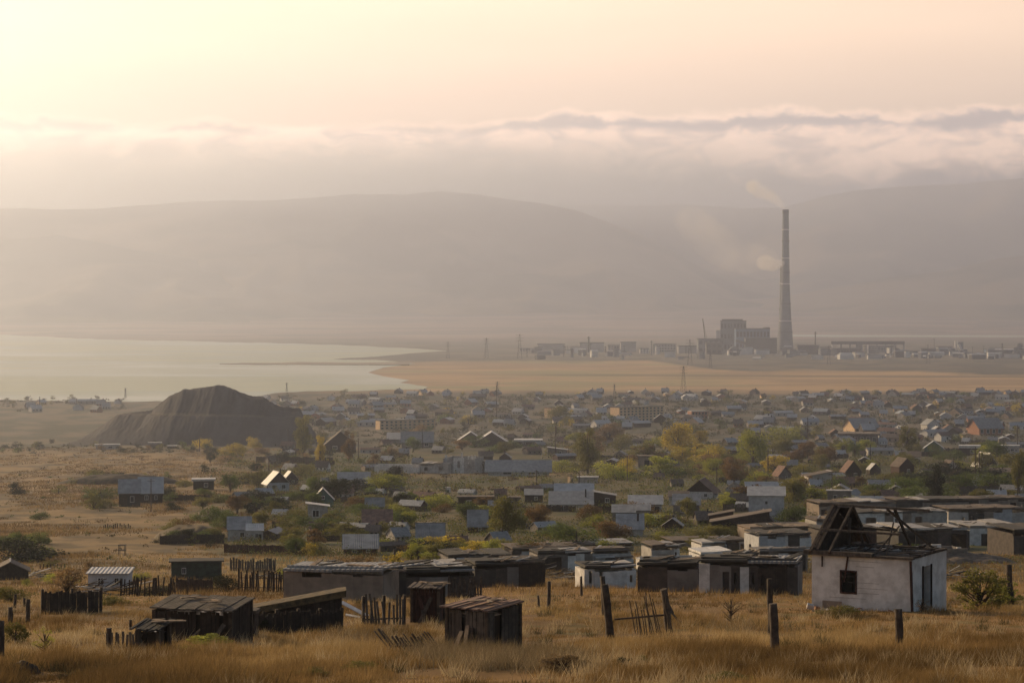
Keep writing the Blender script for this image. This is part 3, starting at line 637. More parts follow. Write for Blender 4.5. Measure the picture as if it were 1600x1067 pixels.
    if chim: cxx, ch = chim; MB().box((cxx*W-W/2, D*.08, hw+hr*.7+ch*s/2), (.35, .35, ch*s+hr*.4)).build('chimney', M_dbrick, ro)
    if lm: LMK.append((px, yb - (hw + hr) / s / 2, lm))
    return e
H = house; g2 = ((.27, .55, .16, .4), (.73, .55, .16, .4)); g3 = ((.2, .55, .12, .4), (.5, .55, .12, .4), (.8, .55, .12, .4))
# mid-distance dachas and houses: x0, x1, base row, wall px, roof px, kind ...
H(186, 219, 792, 22, 18, 'mono', W_dark, R_grey, 'twin grey roofed house', 'left half of the twin shed with grey sheet roof and dark wall on the hillside', dep=.8, door=(.55, .3, .8))
H(217, 254, 786, 16, 21, 'mono', W_dark, R_silver, None, 'right half of the twin shed, lighter grey roof with a pole in front', dep=.8)
H(302, 334, 765, 14, 3, 'flat', W_dark, R_silver, 'flat roofed shed on the hillside', 'dark plank shed with pale flat roof above the green garden belt', over=.08, name='shed', cat='shed')
H(356, 392, 845, 18, 16, 'mono', M_lime, R_grey, 'pale blue-grey roofed cottage', 'cottage with large blue-grey roof at the left end of the gardens', dep=.9)
H(385, 411, 846, 17, 8, 'mono', M_lime, R_silver, None, 'lean-to with pale roof joined to the right of the blue-grey roofed cottage', door=(.8, .2, .7))
H(412, 452, 768, 14, 17, 'gable', M_blue, R_silver, 'pale blue cottage with dark gable', 'pale blue cottage with dark gable and silver roof', gab=W_dark, yaw=14, wins=g2, over=.09, chim=(.7, 5))
H(440, 466, 757, 9, 12, 'gable', W_dark, R_silver, None, 'silver roofed shed tucked behind the pale blue cottage', yaw=14, name='shed', cat='shed')
H(529, 577, 766, 9, 16, 'mono', W_dark, R_grey, 'wide grey roofed cottage', 'cottage with plain wide grey roof on dark plank walls among trees', wins=((.7, .5, .1, .5),), dep=.7)
H(488, 521, 792, 12, 17, 'gable', M_green, R_silver, 'green gabled cottage', 'small cottage with green gable and white verges', over=.06, wins=((.5, 1.25, .14, .4),))
H(481, 512, 815, 24, 5, 'right', M_lime, R_silver, 'tall narrow white shed', 'tall narrow whitewashed shed with slanting pale roof', wins=((.4, .55, .3, .4),), over=.12, name='shed', cat='shed')
H(571, 600, 798, 8, 12, 'eave', W_dark, R_grey, None, 'small grey roofed shed right behind the ribbed brown roof', name='shed', cat='shed', dep=.7)
H(567, 612, 826, 8, 18, 'mono', W_red, R_red, 'ribbed brown roofed shed', 'shed with ribbed brownish roof and reddish plank walls', dep=.8, name='shed', cat='shed')
H(537, 590, 866, 10, 16, 'mono', W_red, R_grey, 'low grey roofed shed above the garages', 'low shed with grey roof half hidden by rusty shrubs', dep=.8, name='shed', cat='shed')
H(651, 694, 853, 12, 22, 'eave', W_dark, R_grey, 'steep grey roofed cabin', 'cabin with steep grey roof among dark bushes', dep=1.0)
H(731, 762, 832, 11, 23, 'eave', W_dark, R_grey, 'small steep grey roofed cabin', 'smaller cabin with steep grey roof left of the dark olive middle tree', dep=1.0)
H(868, 926, 782, 8, 15, 'mono', M_gconc, R_silver, 'silver roofed house', 'house with bright silver upper roof, stovepipe in front', dep=.5)
H(860, 925, 798, 11, 15, 'mono', M_white, R_grey, 'grey-green front roof below the silver one', 'house front with grey-green roof directly below the bright silver roof', dep=.6, wins=((.45, .4, .14, .6),), chim=(.85, 8))
H(927, 962, 790, 16, 6, 'right', W_dark, R_grey, None, 'dark shed with sagging grey roof right of the silver roofed house', name='shed', cat='shed')
H(957, 992, 822, 22, 9, 'mono', M_gconc, R_grey, 'clustered grey cabins', 'rear left cabin of the clustered grey cabins', dep=.8)
H(990, 1016, 815, 18, 7, 'mono', M_gconc, R_grey, None, 'narrow cabin at the right rear of the clustered grey cabins', dep=.8)
H(964, 1005, 837, 11, 19, 'mono', M_lime, R_grey, None, 'front cabin of the cluster with smooth grey roof and one small window', dep=.8, wins=((.35, .5, .1, .5),), chim=(.8, 6))
H(983, 1034, 800, 13, 10, 'mono', M_lime, R_silver, 'silver roofed cabin with white side', 'low cabin with pale silver roof and white side wall behind the clustered cabins', dep=.6, door=(.85, .15, .7))
H(1052, 1093, 806, 18, 13, 'mono', M_gconc, R_grey, 'grey cabin with wide dark window', 'grey cabin with a wide dark window below the brown gabled house', dep=.7, wins=((.5, .55, .4, .35),))
H(1072, 1122, 780, 12, 18, 'gable', M_white, R_red, 'white house with brown gable', 'white house with wide dark brown gable and sunlit left roof edge', gab=W_dark, dep=1.3, over=.09, yaw=-8)
H(1045, 1076, 790, 14, 6, 'mono', M_lime, R_brown, None, 'low pale lean-to left of the white house with brown gable', name='shed', cat='shed')
H(1166, 1224, 778, 10, 12, 'mono', M_gconc, R_silver, None, 'upper silver roof of the big silver block with a dark patch', dep=.5, yaw=6)
H(1170, 1225, 818, 44, 10, 'mono', M_blue, R_silver, 'big silver block', 'big blocky pale blue-silver building standing tallest behind the dark plank barn', dep=.7, wins=((.5, .75, .06, .1),))
H(1112, 1202, 838, 22, 18, 'left', W_dark, R_brown, 'dark plank barn', 'dark plank barn whose long roof edge is lit orange by the sun', dep=.5, over=.04, name='barn', cat='barn')
H(1176, 1209, 835, 20, 17, 'gable', W_dark, R_tar, None, 'dark round-gabled shed at the right end of the plank barn', over=.05, dep=1.2, name='shed', cat='shed')
H(1108, 1146, 822, 16, 8, 'left', W_red, R_brown, None, 'small reddish shed just left behind the dark plank barn', name='shed', cat='shed')
H(1208, 1236, 752, 11, 13, 'gable', M_gconc, R_red, 'rust roofed cottage', 'rust-red roofed cottage above the big silver block', yaw=28, over=.09)
H(1256, 1300, 756, 12, 8, 'left', M_lime, R_brown, None, 'cream cottage with sunlit sloping roof behind the olive brown tree', yaw=12, over=.07)
H(1313, 1346, 748, 12, 16, 'gable', W_dark, R_red, 'barrel gabled dark cottage', 'dark cottage whose left roof slope is sunlit', yaw=20)
H(1354, 1376, 742, 9, 9, 'gable', W_dark, R_silver, None, 'small dark hut with one sunlit slope between two dark cottages', yaw=20)
H(1392, 1428, 748, 20, 12, 'gable', W_red, R_brown, 'tall red-brown house', 'tall red-brown house with sunlit left wall', yaw=26, dep=1.2)
H(1408, 1438, 722, 8, 7, 'mono', M_white, R_brown, None, 'low white cottage with tan roof behind the tall red-brown house', wins=g2)
H(1470, 1496, 738, 9, 10, 'gable', M_lime, R_brown, 'cream gabled cottage', 'cream gabled cottage beside a round green tree', yaw=35)
H(1500, 1530, 712, 12, 4, 'flat', W_dark, R_silver, 'dark shed with cream flat roof', 'dark shed with cream flat roof', over=.06, name='shed', cat='shed')
H(1522, 1556, 732, 8, 17, 'gable', W_dark, R_silver, 'steep sunlit A-frame', 'steep roofed hut with brightly sunlit left slope', yaw=30, over=.12, dep=1.1)
H(1548, 1582, 752, 14, 5, 'mono', M_beige, R_brown, 'beige garage at the right', 'beige block garage below the steep sunlit roof', door=(.4, .3, .7), name='garage', cat='garage')
H(1565, 1592, 708, 9, 3, 'flat', M_lime, R_silver, None, 'cream flat shed at the far right among green trees', name='shed', cat='shed')
H(1439, 1468, 672, 9, 8, 'gable', M_white, R_grey, 'white cottage with grey gable roof', 'white cottage with grey gabled roof above the blue-grey tent roof', yaw=30)
H(1460, 1486, 690, 10, 5, 'eave', M_white, R_red, 'pink-white cottage', 'pinkish white cottage with sunlit end wall', yaw=38)
H(1444, 1474, 706, 6, 11, 'gable', M_green, R_blue, 'blue-grey tent roof', 'cottage under a low blue-grey tent roof', over=.08)
H(1312, 1372, 695, 15, 3, 'flat', M_gconc, R_brown, None, 'long grey hall with tall window bays below the three-gabled house', wins=[(.1 + .16 * i, .5, .07, .6) for i in range(6)], name='hall', cat='hall')
H(1318, 1372, 677, 10, 13, 'eave', M_orange, R_grey, 'two storey house with three gables', 'two storey house with three small gables and sunlit ochre wall', yaw=28, wins=[(.12 + .25 * i, .5, .1, .5) for i in range(4)], chim=(.3, 3))
H(1512, 1566, 680, 12, 14, 'eave', M_brick, R_grey, 'large mansion with stepped roof', 'large house with stepped pale roof and sunlit reddish left wall', yaw=30, wins=[(.12 + .25 * i, .5, .1, .5) for i in range(4)])
H(1353, 1364, 706, 10, 1, 'flat', M_orange, R_brown, None, 'tiny orange-lit brick hut at the foot of the three-gabled house', yaw=30, name='hut', cat='hut')
H(716, 755, 692, 4, 13, 'gable', W_grey, R_silver, None, 'smaller pale gabled barn at the left of the pair', over=.1, name='barn', cat='barn')
H(740, 796, 698, 5, 18, 'gable', W_grey, R_silver, 'wide gabled barn', 'wide low barn with big gable, the larger of the pair', over=.06, name='barn', cat='barn')
H(508, 556, 706, 12, 20, 'gable', W_dark, R_brown, 'brown gabled barn', 'brown gabled barn right of the poplar', over=.05, name='barn', cat='barn')
H(606, 640, 693, 7, 8, 'mono', M_gconc, R_grey, None, 'long low grey building at the left of the hip roofed house')
H(628, 676, 700, 10, 15, 'eave', M_gconc, R_grey, 'hip roofed grey house', 'grey house with broad hip-like roof behind the white ruined walls', wins=g3)
H(805, 846, 697, 7, 3, 'flat', W_dark, R_silver, None, 'dark low shed with bright flat roof right of the wide gabled barn', name='shed', cat='shed')
H(856, 886, 712, 9, 4, 'right', M_gconc, R_grey, None, 'small grey shed left of the loose olive tree', name='shed', cat='shed')
H(997, 1022, 731, 17, 2, 'flat', M_beige, R_brown, 'square brown transformer hut', 'square brown hut with dark door in the middle field', door=(.55, .3, .7), name='hut', cat='hut')
H(903, 934, 756, 9, 2, 'flat', M_lime, R_grey, None, 'low cream hut beside the tiny pink-lit doorway', name='hut', cat='hut')
H(887, 896, 754, 10, 1, 'flat', M_orange, R_brown, 'tiny pink-lit hut', 'tiny hut with pink sunlit front left of the low cream hut', yaw=40, door=(.6, .3, .6), name='hut', cat='hut')
H(696, 704, 770, 8, 1, 'flat', M_white, R_silver, 'tiny white kiosk', 'tiny bright white kiosk in the gardens', door=(.5, .4, .6), name='kiosk', cat='kiosk')
H(716, 770, 795, 18, 2, 'flat', W_dark, R_brown, 'long dark barn in the gardens', 'long dark plank barn with flat roof behind the small steep cabin', dep=.4, name='barn', cat='barn')
H(766, 812, 793, 14, 3, 'flat', M_dbrick, R_brown, None, 'brownish barn extension right of the long dark barn', dep=.4, name='barn', cat='barn')
H(820, 848, 785, 12, 7, 'mono', W_dark, R_grey, None, 'dark shed with grey-white roof left of the silver roofed house', name='shed', cat='shed')
H(150, 186, 702, 6, 2, 'flat', M_lime, R_silver, 'pale shed below the spoil heap', 'long pale low shed below the left slope of the spoil heap', dep=.4, name='shed', cat='shed')
H(232, 252, 701, 8, 2, 'flat', M_gconc, R_grey, None, 'grey boxy hut below the spoil heap', name='hut', cat='hut')
H(262, 276, 701, 4, 1, 'flat', W_dark, R_silver, None, 'tiny hut with bright cream roof below the spoil heap', name='hut', cat='hut')
H(1293, 1330, 793, 26, 1, 'flat', M_gconc, R_grey, None, 'grey blank-walled box behind the burnt roof of the white house', dep=.6, name='shed', cat='shed')
H(268, 346, 904, 27, 2, 'flat', M_dgreen, R_tar, 'dark green hut', 'low dark green hut with a small white window on the hillside', dep=.5, wins=((.25, .5, .07, .3),), name='hut', cat='hut')
H(138, 207, 921, 26, 4, 'mono', M_blue, R_silver, 'small white building', 'small pale white building with grey sheet roof by the old fences', dep=.7, yaw=-10, th=.06, name='shed', cat='shed')
H(-12, 44, 906, 14, 14, 'gable', W_dark, R_brown, 'collapsed hut', 'collapsed brown hut with sagging roof at the left edge', over=.06, name='hut', cat='hut')

# long ruined works in the centre: white walls with bright caps
def block(xa, ya, xb, yb, hp, segs, lm, label, dep=5.0, roof=R_tar, roofless=False, name='garage_block', cat='garage block', seed=1, th=.14, junk=0, slope=0):
    """a building whose front runs between two points seen on the ground; segs: (fraction from, to, material, opening or None)"""
    dep *= .6 if max(ya, yb) > 884 else 1.0; A, B = pair(xa, ya, xb, yb, .22); rd = random.Random(seed)
    h = hp * mpp((A.y + B.y) / 2); L = (B.xy - A.xy).length; ang = math.atan2(B.y - A.y, B.x - A.x)
    e = empty(name, ((A.x+B.x)/2, (A.y+B.y)/2, min(A.z, B.z)), ang, label, cat); h += (max(A.z, B.z) - min(A.z, B.z)) * .5
    sg = []
    for f0, f1, m_, op in segs:
        k = 1 if op else max(1, round(abs(xb-xa)*(f1-f0)/15))
        for i in range(k):
            o2 = op; m2 = m_
            if not op and ya < 932 and hp > 9 and lm != 'long dark wall':
                if rd.random() < .34: m2 = rd.choice([M_lime, M_white, M_white, M_dbrick, M_beige, M_blue, R_tar, M_gconc, W_dark])
                if rd.random() < .25: o2 = rd.choice([(.2, .8, 0, .8), (.3, .6, .35, .75), (.15, .5, 0, .75)])
            sg.append((f0+(f1-f0)*i/k, f0+(f1-f0)*(i+1)/k, m2, o2))
    for f0, f1, m_, op in sg:
        x0 = (f0-.5)*L; x1 = (f1-.5)*L; hh = h * (1 + rd.uniform(-.16, .05) * (1.6 if roofless else 1)); q = MB(); t = .25
        if op:                                               # opening as fractions of the segment: x0 x1 z0 z1
            a0 = x0+(x1-x0)*op[0]; a1 = x0+(x1-x0)*op[1]; z0 = hh*op[2]; z1 = hh*op[3]
            q.bx(x0, a0, 0, t, -1, hh); q.bx(a1, x1, 0, t, -1, hh); q.bx(a0, a1, 0, t, z1, hh)
            if z0 > 0: q.bx(a0, a1, 0, t, -1, z0)
        else: q.bx(x0, x1, 0, t, -1, hh)
        wo_ = q.build('wall', m_, e)
        if op and rd.random() < .55 and op[2] == 0: MB().bx(a0+.02, a1-.02, .12, .18, -.5, z1-.02).build('garage_door', rd.choice([W_dark, W_red, R_tar, M_dbrick]), e)
    q = MB(); q.bx(-L/2, L/2, dep-.25, dep, -1, h*.97); q.bx(-L/2-.01, -L/2+.24, .25, dep-.25, -1, h*.97); q.bx(L/2-.24, L/2+.01, .25, dep-.25, -1, h*.97); q.build('back_wall', segs[0][2], e)
    if not roofless:
        n = max(2, int(L/2.6)); q = MB(); q2 = MB(); q3 = MB()
        for i in range(n):                                    # separate slabs of different height, covering and overhang
            u0 = -L/2+i*L/n; u1 = u0+L/n; z = h*1.03+rd.uniform(0, .12 if dep < 5 else .34); Q = q if i == 0 else rd.choice([q, q, q2, q3]); dz_ = rd.uniform(-.05, .16); w1 = z+th*rd.uniform(.7, 1.4); o1 = rd.uniform(.03, .4)
            Q.hexa([(u0+.002*i, -o1, z), (u1-.03, -o1, z+dz_), (u1-.03, dep+.2, z+dz_), (u0+.002*i, dep+.2, z), (u0+.002*i, -o1, w1), (u1-.03, -o1, w1+dz_), (u1-.03, dep+.2, w1+dz_), (u0+.002*i, dep+.2, w1)])
        q.box((0, dep*.5, h*1.03+.2), (.3, .3, .4)) if not q.v else None
        q.bx(-L/2+.1, L/2-.1, .35, .5, h*1.0, h*1.03+.36); ro = q.build('roof', roof, e)
        if q2.v and q.v: q2.build('roof_patch', rd.choice([R_grey, M_lime, R_brown]), e)
        if q3.v and q.v: q3.build('roof_patch', rd.choice([R_tar, R_brown, W_grey]), e)
        for i in range(junk):
            x = rd.uniform(-.48, .48)*L; l = rd.uniform(.5, 2.4)
            MB().bar((x, rd.uniform(0, dep*.7), h*1.03+th+.16), (x+l*rd.uniform(.6, 1), rd.uniform(0, dep*.8), h*1.03+th+.16+rd.uniform(0, .3)), rd.uniform(.1, .5), .07).build('loose_board', rd.choice([W_raw, W_pale, R_tar, R_grey]), ro)
    else:
        for i in range(junk):
            x = rd.uniform(-.48, .48)*L; MB().box((x, rd.uniform(.5, dep*.7), h*.8), (rd.uniform(.5, 1.5), .3, h*rd.uniform(.5, 1.0))).build('inner_wall', M_white, e)
    if lm: LMK.append(((xa+xb)/2, (ya+yb)/2-hp/2, lm))
    return e
door = (.15, .85, 0, .82); win = (.35, .65, .35, .8)
block(585, 738, 655, 741, 12, [(0, .3, M_white, win), (.3, .65, M_lime, win), (.65, 1, M_white, None)], 'roofless white ruin', 'roofless white ruin with jagged bright wall tops, left end of the works', dep=14, roofless=True, junk=8, name='ruined_hall', cat='ruin')
block(655, 739, 700, 740, 14, [(0, .5, M_lime, win), (.5, 1, M_lime, win)], None, 'pale middle wing of the ruined works', dep=12, roof=M_lime, name='ruined_hall', cat='ruin')
block(692, 739, 742, 740, 24, [(0, .33, M_lime, win), (.33, .66, M_white, win), (.66, 1, M_lime, win)], 'tall pale ruined works', 'tallest pale block of the ruined works with broken parapet', dep=16, roofless=True, junk=6, name='ruined_hall', cat='ruin')
block(742, 738, 764, 739, 16, [(0, 1, M_gconc, win)], None, 'low link between the tall ruin and the long barn', dep=10, roof=M_gconc, name='ruined_hall', cat='ruin')
H(762, 858, 744, 9, 12, 'mono', M_blue, R_grey, 'long grey roofed barn', 'long barn with pale grey sloping roof and shadowed blue wall', dep=.25, name='barn', cat='barn')
# garage rows
block(443, 936, 598, 940, 41, [(0, .28, M_beige, None), (.28, .6, M_beige, None), (.6, 1, M_beige, None)], 'beige garage wall', 'long beige concrete garage with blank front wall and patched flat roof', dep=6, roof=R_grey, junk=6, seed=2)
block(600, 934, 634, 928, 40, [(0, 1, R_tar, None)], 'black garage', 'black tar-covered garage closing the right end of the beige garage', dep=6, seed=3)
block(634, 934, 742, 930, 38, [(0, .2, M_dbrick, None), (.2, .62, M_gconc, (.4, .55, .3, .7)), (.62, 1, M_dbrick, door)], 'grey-brown garages', 'low grey-brown garages behind the narrow outhouse', dep=7, roof=R_tar, junk=8, seed=4)
block(742, 926, 852, 912, 36, [(0, .3, R_tar, None), (.3, .62, M_dbrick, None), (.62, 1, W_dark, door)], None, 'dark garage row with mixed tar and brick fronts behind the plank shed', dep=7, roof=R_tar, junk=10, seed=5)
block(840, 896, 926, 888, 26, [(0, .55, M_gconc, (.2, .8, 0, .85)), (.55, 1, M_white, None)], 'garage with dark door and white wall', 'garage with dark door beside a chipped white wall', dep=7, roof=R_tar, junk=6, seed=6)
block(926, 892, 986, 890, 29, [(0, 1, M_lime, (.33, .82, 0, .8))], 'white open garage', 'white garage standing open with a black doorway', dep=7, roof=R_brown, junk=3, seed=7)
block(700, 884, 800, 878, 10, [(0, .4, M_gconc, None), (.4, 1, M_dbrick, None)], None, 'low rear garage roofs behind the dark garage row', dep=7, roof=R_tar, junk=10, seed=8)
block(800, 876, 912, 868, 12, [(0, .4, M_dbrick, None), (.4, 1, M_lime, None)], None, 'rear garage row with pale rusty roof edge', dep=7, roof=R_brown, junk=10, seed=9)
block(913, 921, 994, 918, 30, [(0, .2, M_white, (.45, .75, .3, .9)), (.2, .65, M_white, (.2, .35, .7, 1)), (.65, 1, M_white, None)], 'low whitewashed hut', 'low whitewashed flat hut with small dark openings and stained front', dep=5, roof=R_tar, junk=4, seed=10, name='hut', cat='hut')
block(930, 892, 990, 890, 18, [(0, 1, M_white, (.4, .6, .2, .6))], None, 'white upper box rising behind the low whitewashed hut', dep=4, roof=M_white, seed=11, name='hut', cat='hut')
block(996, 924, 1090, 926, 40, [(0, .5, M_dbrick, None), (.5, 1, M_gconc, None)], 'long dark wall', 'left part of the long dark wall right of the whitewashed hut', dep=6, roof=R_tar, junk=6, seed=12)
block(1092, 926, 1246, 930, 46, [(0, .33, M_gconc, None), (.33, .6, M_dbrick, None), (.6, 1, W_dark, None)], 'long dark garage', 'right part of the long dark wall with a higher plank end', dep=6, roof=R_tar, junk=6, seed=13)
block(1000, 892, 1084, 888, 16, [(0, 1, M_white, None)], 'white gable wall', 'bright white wall leaning behind the long dark wall', dep=3, roof=M_white, seed=14, th=.06)
block(1018, 876, 1062, 872, 18, [(0, .8, M_lime, (.25, .75, .1, .6)), (.8, 1, M_white, None)], None, 'cream open-fronted garage behind the white wall', dep=5, roof=R_brown, junk=3, seed=15)
block(1094, 882, 1142, 880, 14, [(0, 1, M_white, None)], None, 'garage with bright white flat roof edge', dep=5, roof=M_white, th=.35, seed=16)
block(1096, 868, 1136, 866, 16, [(0, .7, M_white, None), (.7, 1, M_gconc, None)], None, 'white cube garage above the bright roof edge', dep=5, roof=M_lime, seed=17)
block(1142, 896, 1186, 894, 26, [(0, .4, R_tar, None), (.4, 1, M_dbrick, door)], None, 'black tarred garage with rubble beside the blue-white garages', dep=5, roof=R_tar, junk=6, seed=18)
block(1186, 866, 1268, 862, 27, [(0, .5, M_blue, None), (.5, .55, R_tar, None), (.55, 1, M_blue, None)], 'blue-white garages', 'pair of blue-white garages left of the burnt white house', dep=7, roof=R_tar, junk=7, seed=19)
block(1186, 894, 1262, 892, 30, [(0, .4, M_beige, None), (.4, 1, M_beige, None)], None, 'beige garage fronts below the blue-white garages', dep=6, roof=M_gconc, junk=5, seed=20)
block(1172, 842, 1276, 838, 14, [(0, 1, M_beige, None)], None, 'garage row with sunlit ochre roof strip above the blue-white garages', dep=7, roof=W_pale, junk=10, seed=21)
block(1280, 812, 1400, 806, 22, [(0, .5, M_beige, None), (.5, 1, M_gconc, door)], None, 'rearmost left garage row with long sagging tan roof', dep=8, roof=R_brown, junk=12, seed=22)
block(1400, 806, 1606, 802, 22, [(0, .2, R_tar, None), (.2, .55, M_gconc, door), (.55, 1, M_beige, None)], 'rearmost garage row', 'rearmost right garage row in front of the green bushes', dep=8, roof=R_brown, junk=16, seed=23)
block(1340, 832, 1480, 828, 27, [(0, .3, M_white, (.3, .7, .2, .8)), (.3, .6, M_beige, None), (.6, 1, M_lime, (.1, .3, .2, .8))], 'pinkish white garage row', 'pinkish white garages with peeling fronts behind the burnt roof', dep=8, roof=R_tar, junk=14, seed=24)
block(1482, 830, 1606, 824, 30, [(0, .25, M_lime, None), (.25, .45, M_dbrick, None), (.45, .8, M_beige, None), (.8, 1, M_lime, None)], None, 'garages with brown and cream fronts at the right edge, second row', dep=8, roof=R_brown, junk=12, seed=25)
block(1290, 856, 1404, 852, 24, [(0, .5, M_dbrick, None), (.5, 1, R_tar, door)], None, 'black garage roofs directly behind the burnt rafters', dep=8, roof=R_tar, junk=10, seed=26)
block(1404, 860, 1515, 856, 29, [(0, .4, R_tar, None), (.4, .7, W_dark, None), (.7, 1, M_dbrick, door)], 'garage row with white roof strip', 'garage row with a long pale roof strip over dark fronts', dep=9, roof=M_lime, junk=10, seed=27)
block(1515, 854, 1588, 850, 27, [(0, .45, M_white, (.55, .9, 0, .7)), (.45, .85, M_white, (.75, .9, 0, .8)), (.85, 1, M_dbrick, None)], 'white garage with black doorways', 'white garage with two black doorways at the right edge', dep=9, roof=M_lime, junk=6, seed=28)
block(1584, 868, 1640, 866, 34, [(0, 1, M_dbrick, None)], None, 'brown garage cut by the right edge', dep=9, roof=R_tar, seed=29)

block(1276, 838, 1340, 834, 22, [(0, .4, M_lime, win), (.4, 1, M_white, None)], None, 'chipped white garages seen through the left part of the burnt rafters', dep=6, roof=R_brown, junk=8, seed=40)
block(1050, 862, 1170, 856, 12, [(0, .5, M_beige, None), (.5, 1, M_dbrick, None)], None, 'low brown garage roofs above the white cube garage', dep=6, roof=R_brown, junk=10, seed=41)
block(868, 862, 990, 858, 8, [(0, 1, M_beige, None)], None, 'low tan garage roofs above the white open garage', dep=6, roof=R_brown, junk=10, seed=42)
block(1425, 880, 1512, 878, 20, [(0, .5, M_gconc, None), (.5, 1, M_beige, (.3, .7, .1, .8))], None, 'half ruined grey garage fronts below the pale roof strip', dep=5, roofless=True, junk=6, seed=43)
block(640, 906, 760, 902, 20, [(0, .5, M_gconc, None), (.5, 1, M_dbrick, None)], None, 'second line of dark garages behind the grey-brown garages', dep=6, roof=R_tar, junk=10, seed=44)
rj = random.Random(90)
HEAPS = [(60, 905), (430, 905), (520, 885), (150, 930), (1480, 905), (1190, 905), (1270, 880), (1000, 905), (1085, 880), (1340, 872), (1450, 842), (1380, 868), (1560, 838), (1140, 905), (880, 905), (700, 905), (1500, 812), (1235, 848), (1060, 905), (820, 895)]
for px, py in HEAPS:                                       # heaps of boards and broken slabs between the garages
    x, y, z = at(px, py); e = empty('debris_heap', (x, y, z), 0, None, 'debris', 'heaps of boards and slabs between the garages')
    for nm, n_, mm_ in (('boards', 12, W_raw), ('slabs', 7, M_lime), ('dark_sheets', 6, R_tar)):
        q = MB()
        for i in range(n_):
            a = rj.uniform(-.6, .6); l = rj.uniform(.6, 2.4); u = rj.uniform(-2.6, 2.2); zz = rj.uniform(.05, .9)*(1-abs(u)/4)
            q.bar((u, rj.uniform(-.8, .8), zz), (u+l*math.cos(a), rj.uniform(-.8, .8), zz+rj.uniform(-.2, .6)), rj.uniform(.1, .5) if nm != 'boards' else .14, .05)
        q.build(nm, mm_, e)
    FILL.append((e, px, py-5, 'heap of broken boards and slabs'))
# ------------------------------------------------------------------ foreground objects
def bend(p, q, n=5, sag=0): return [tuple(Vector(p).lerp(Vector(q), i/n) - Vector((0, 0, math.sin(math.pi*i/n)*sag))) for i in range(n+1)]
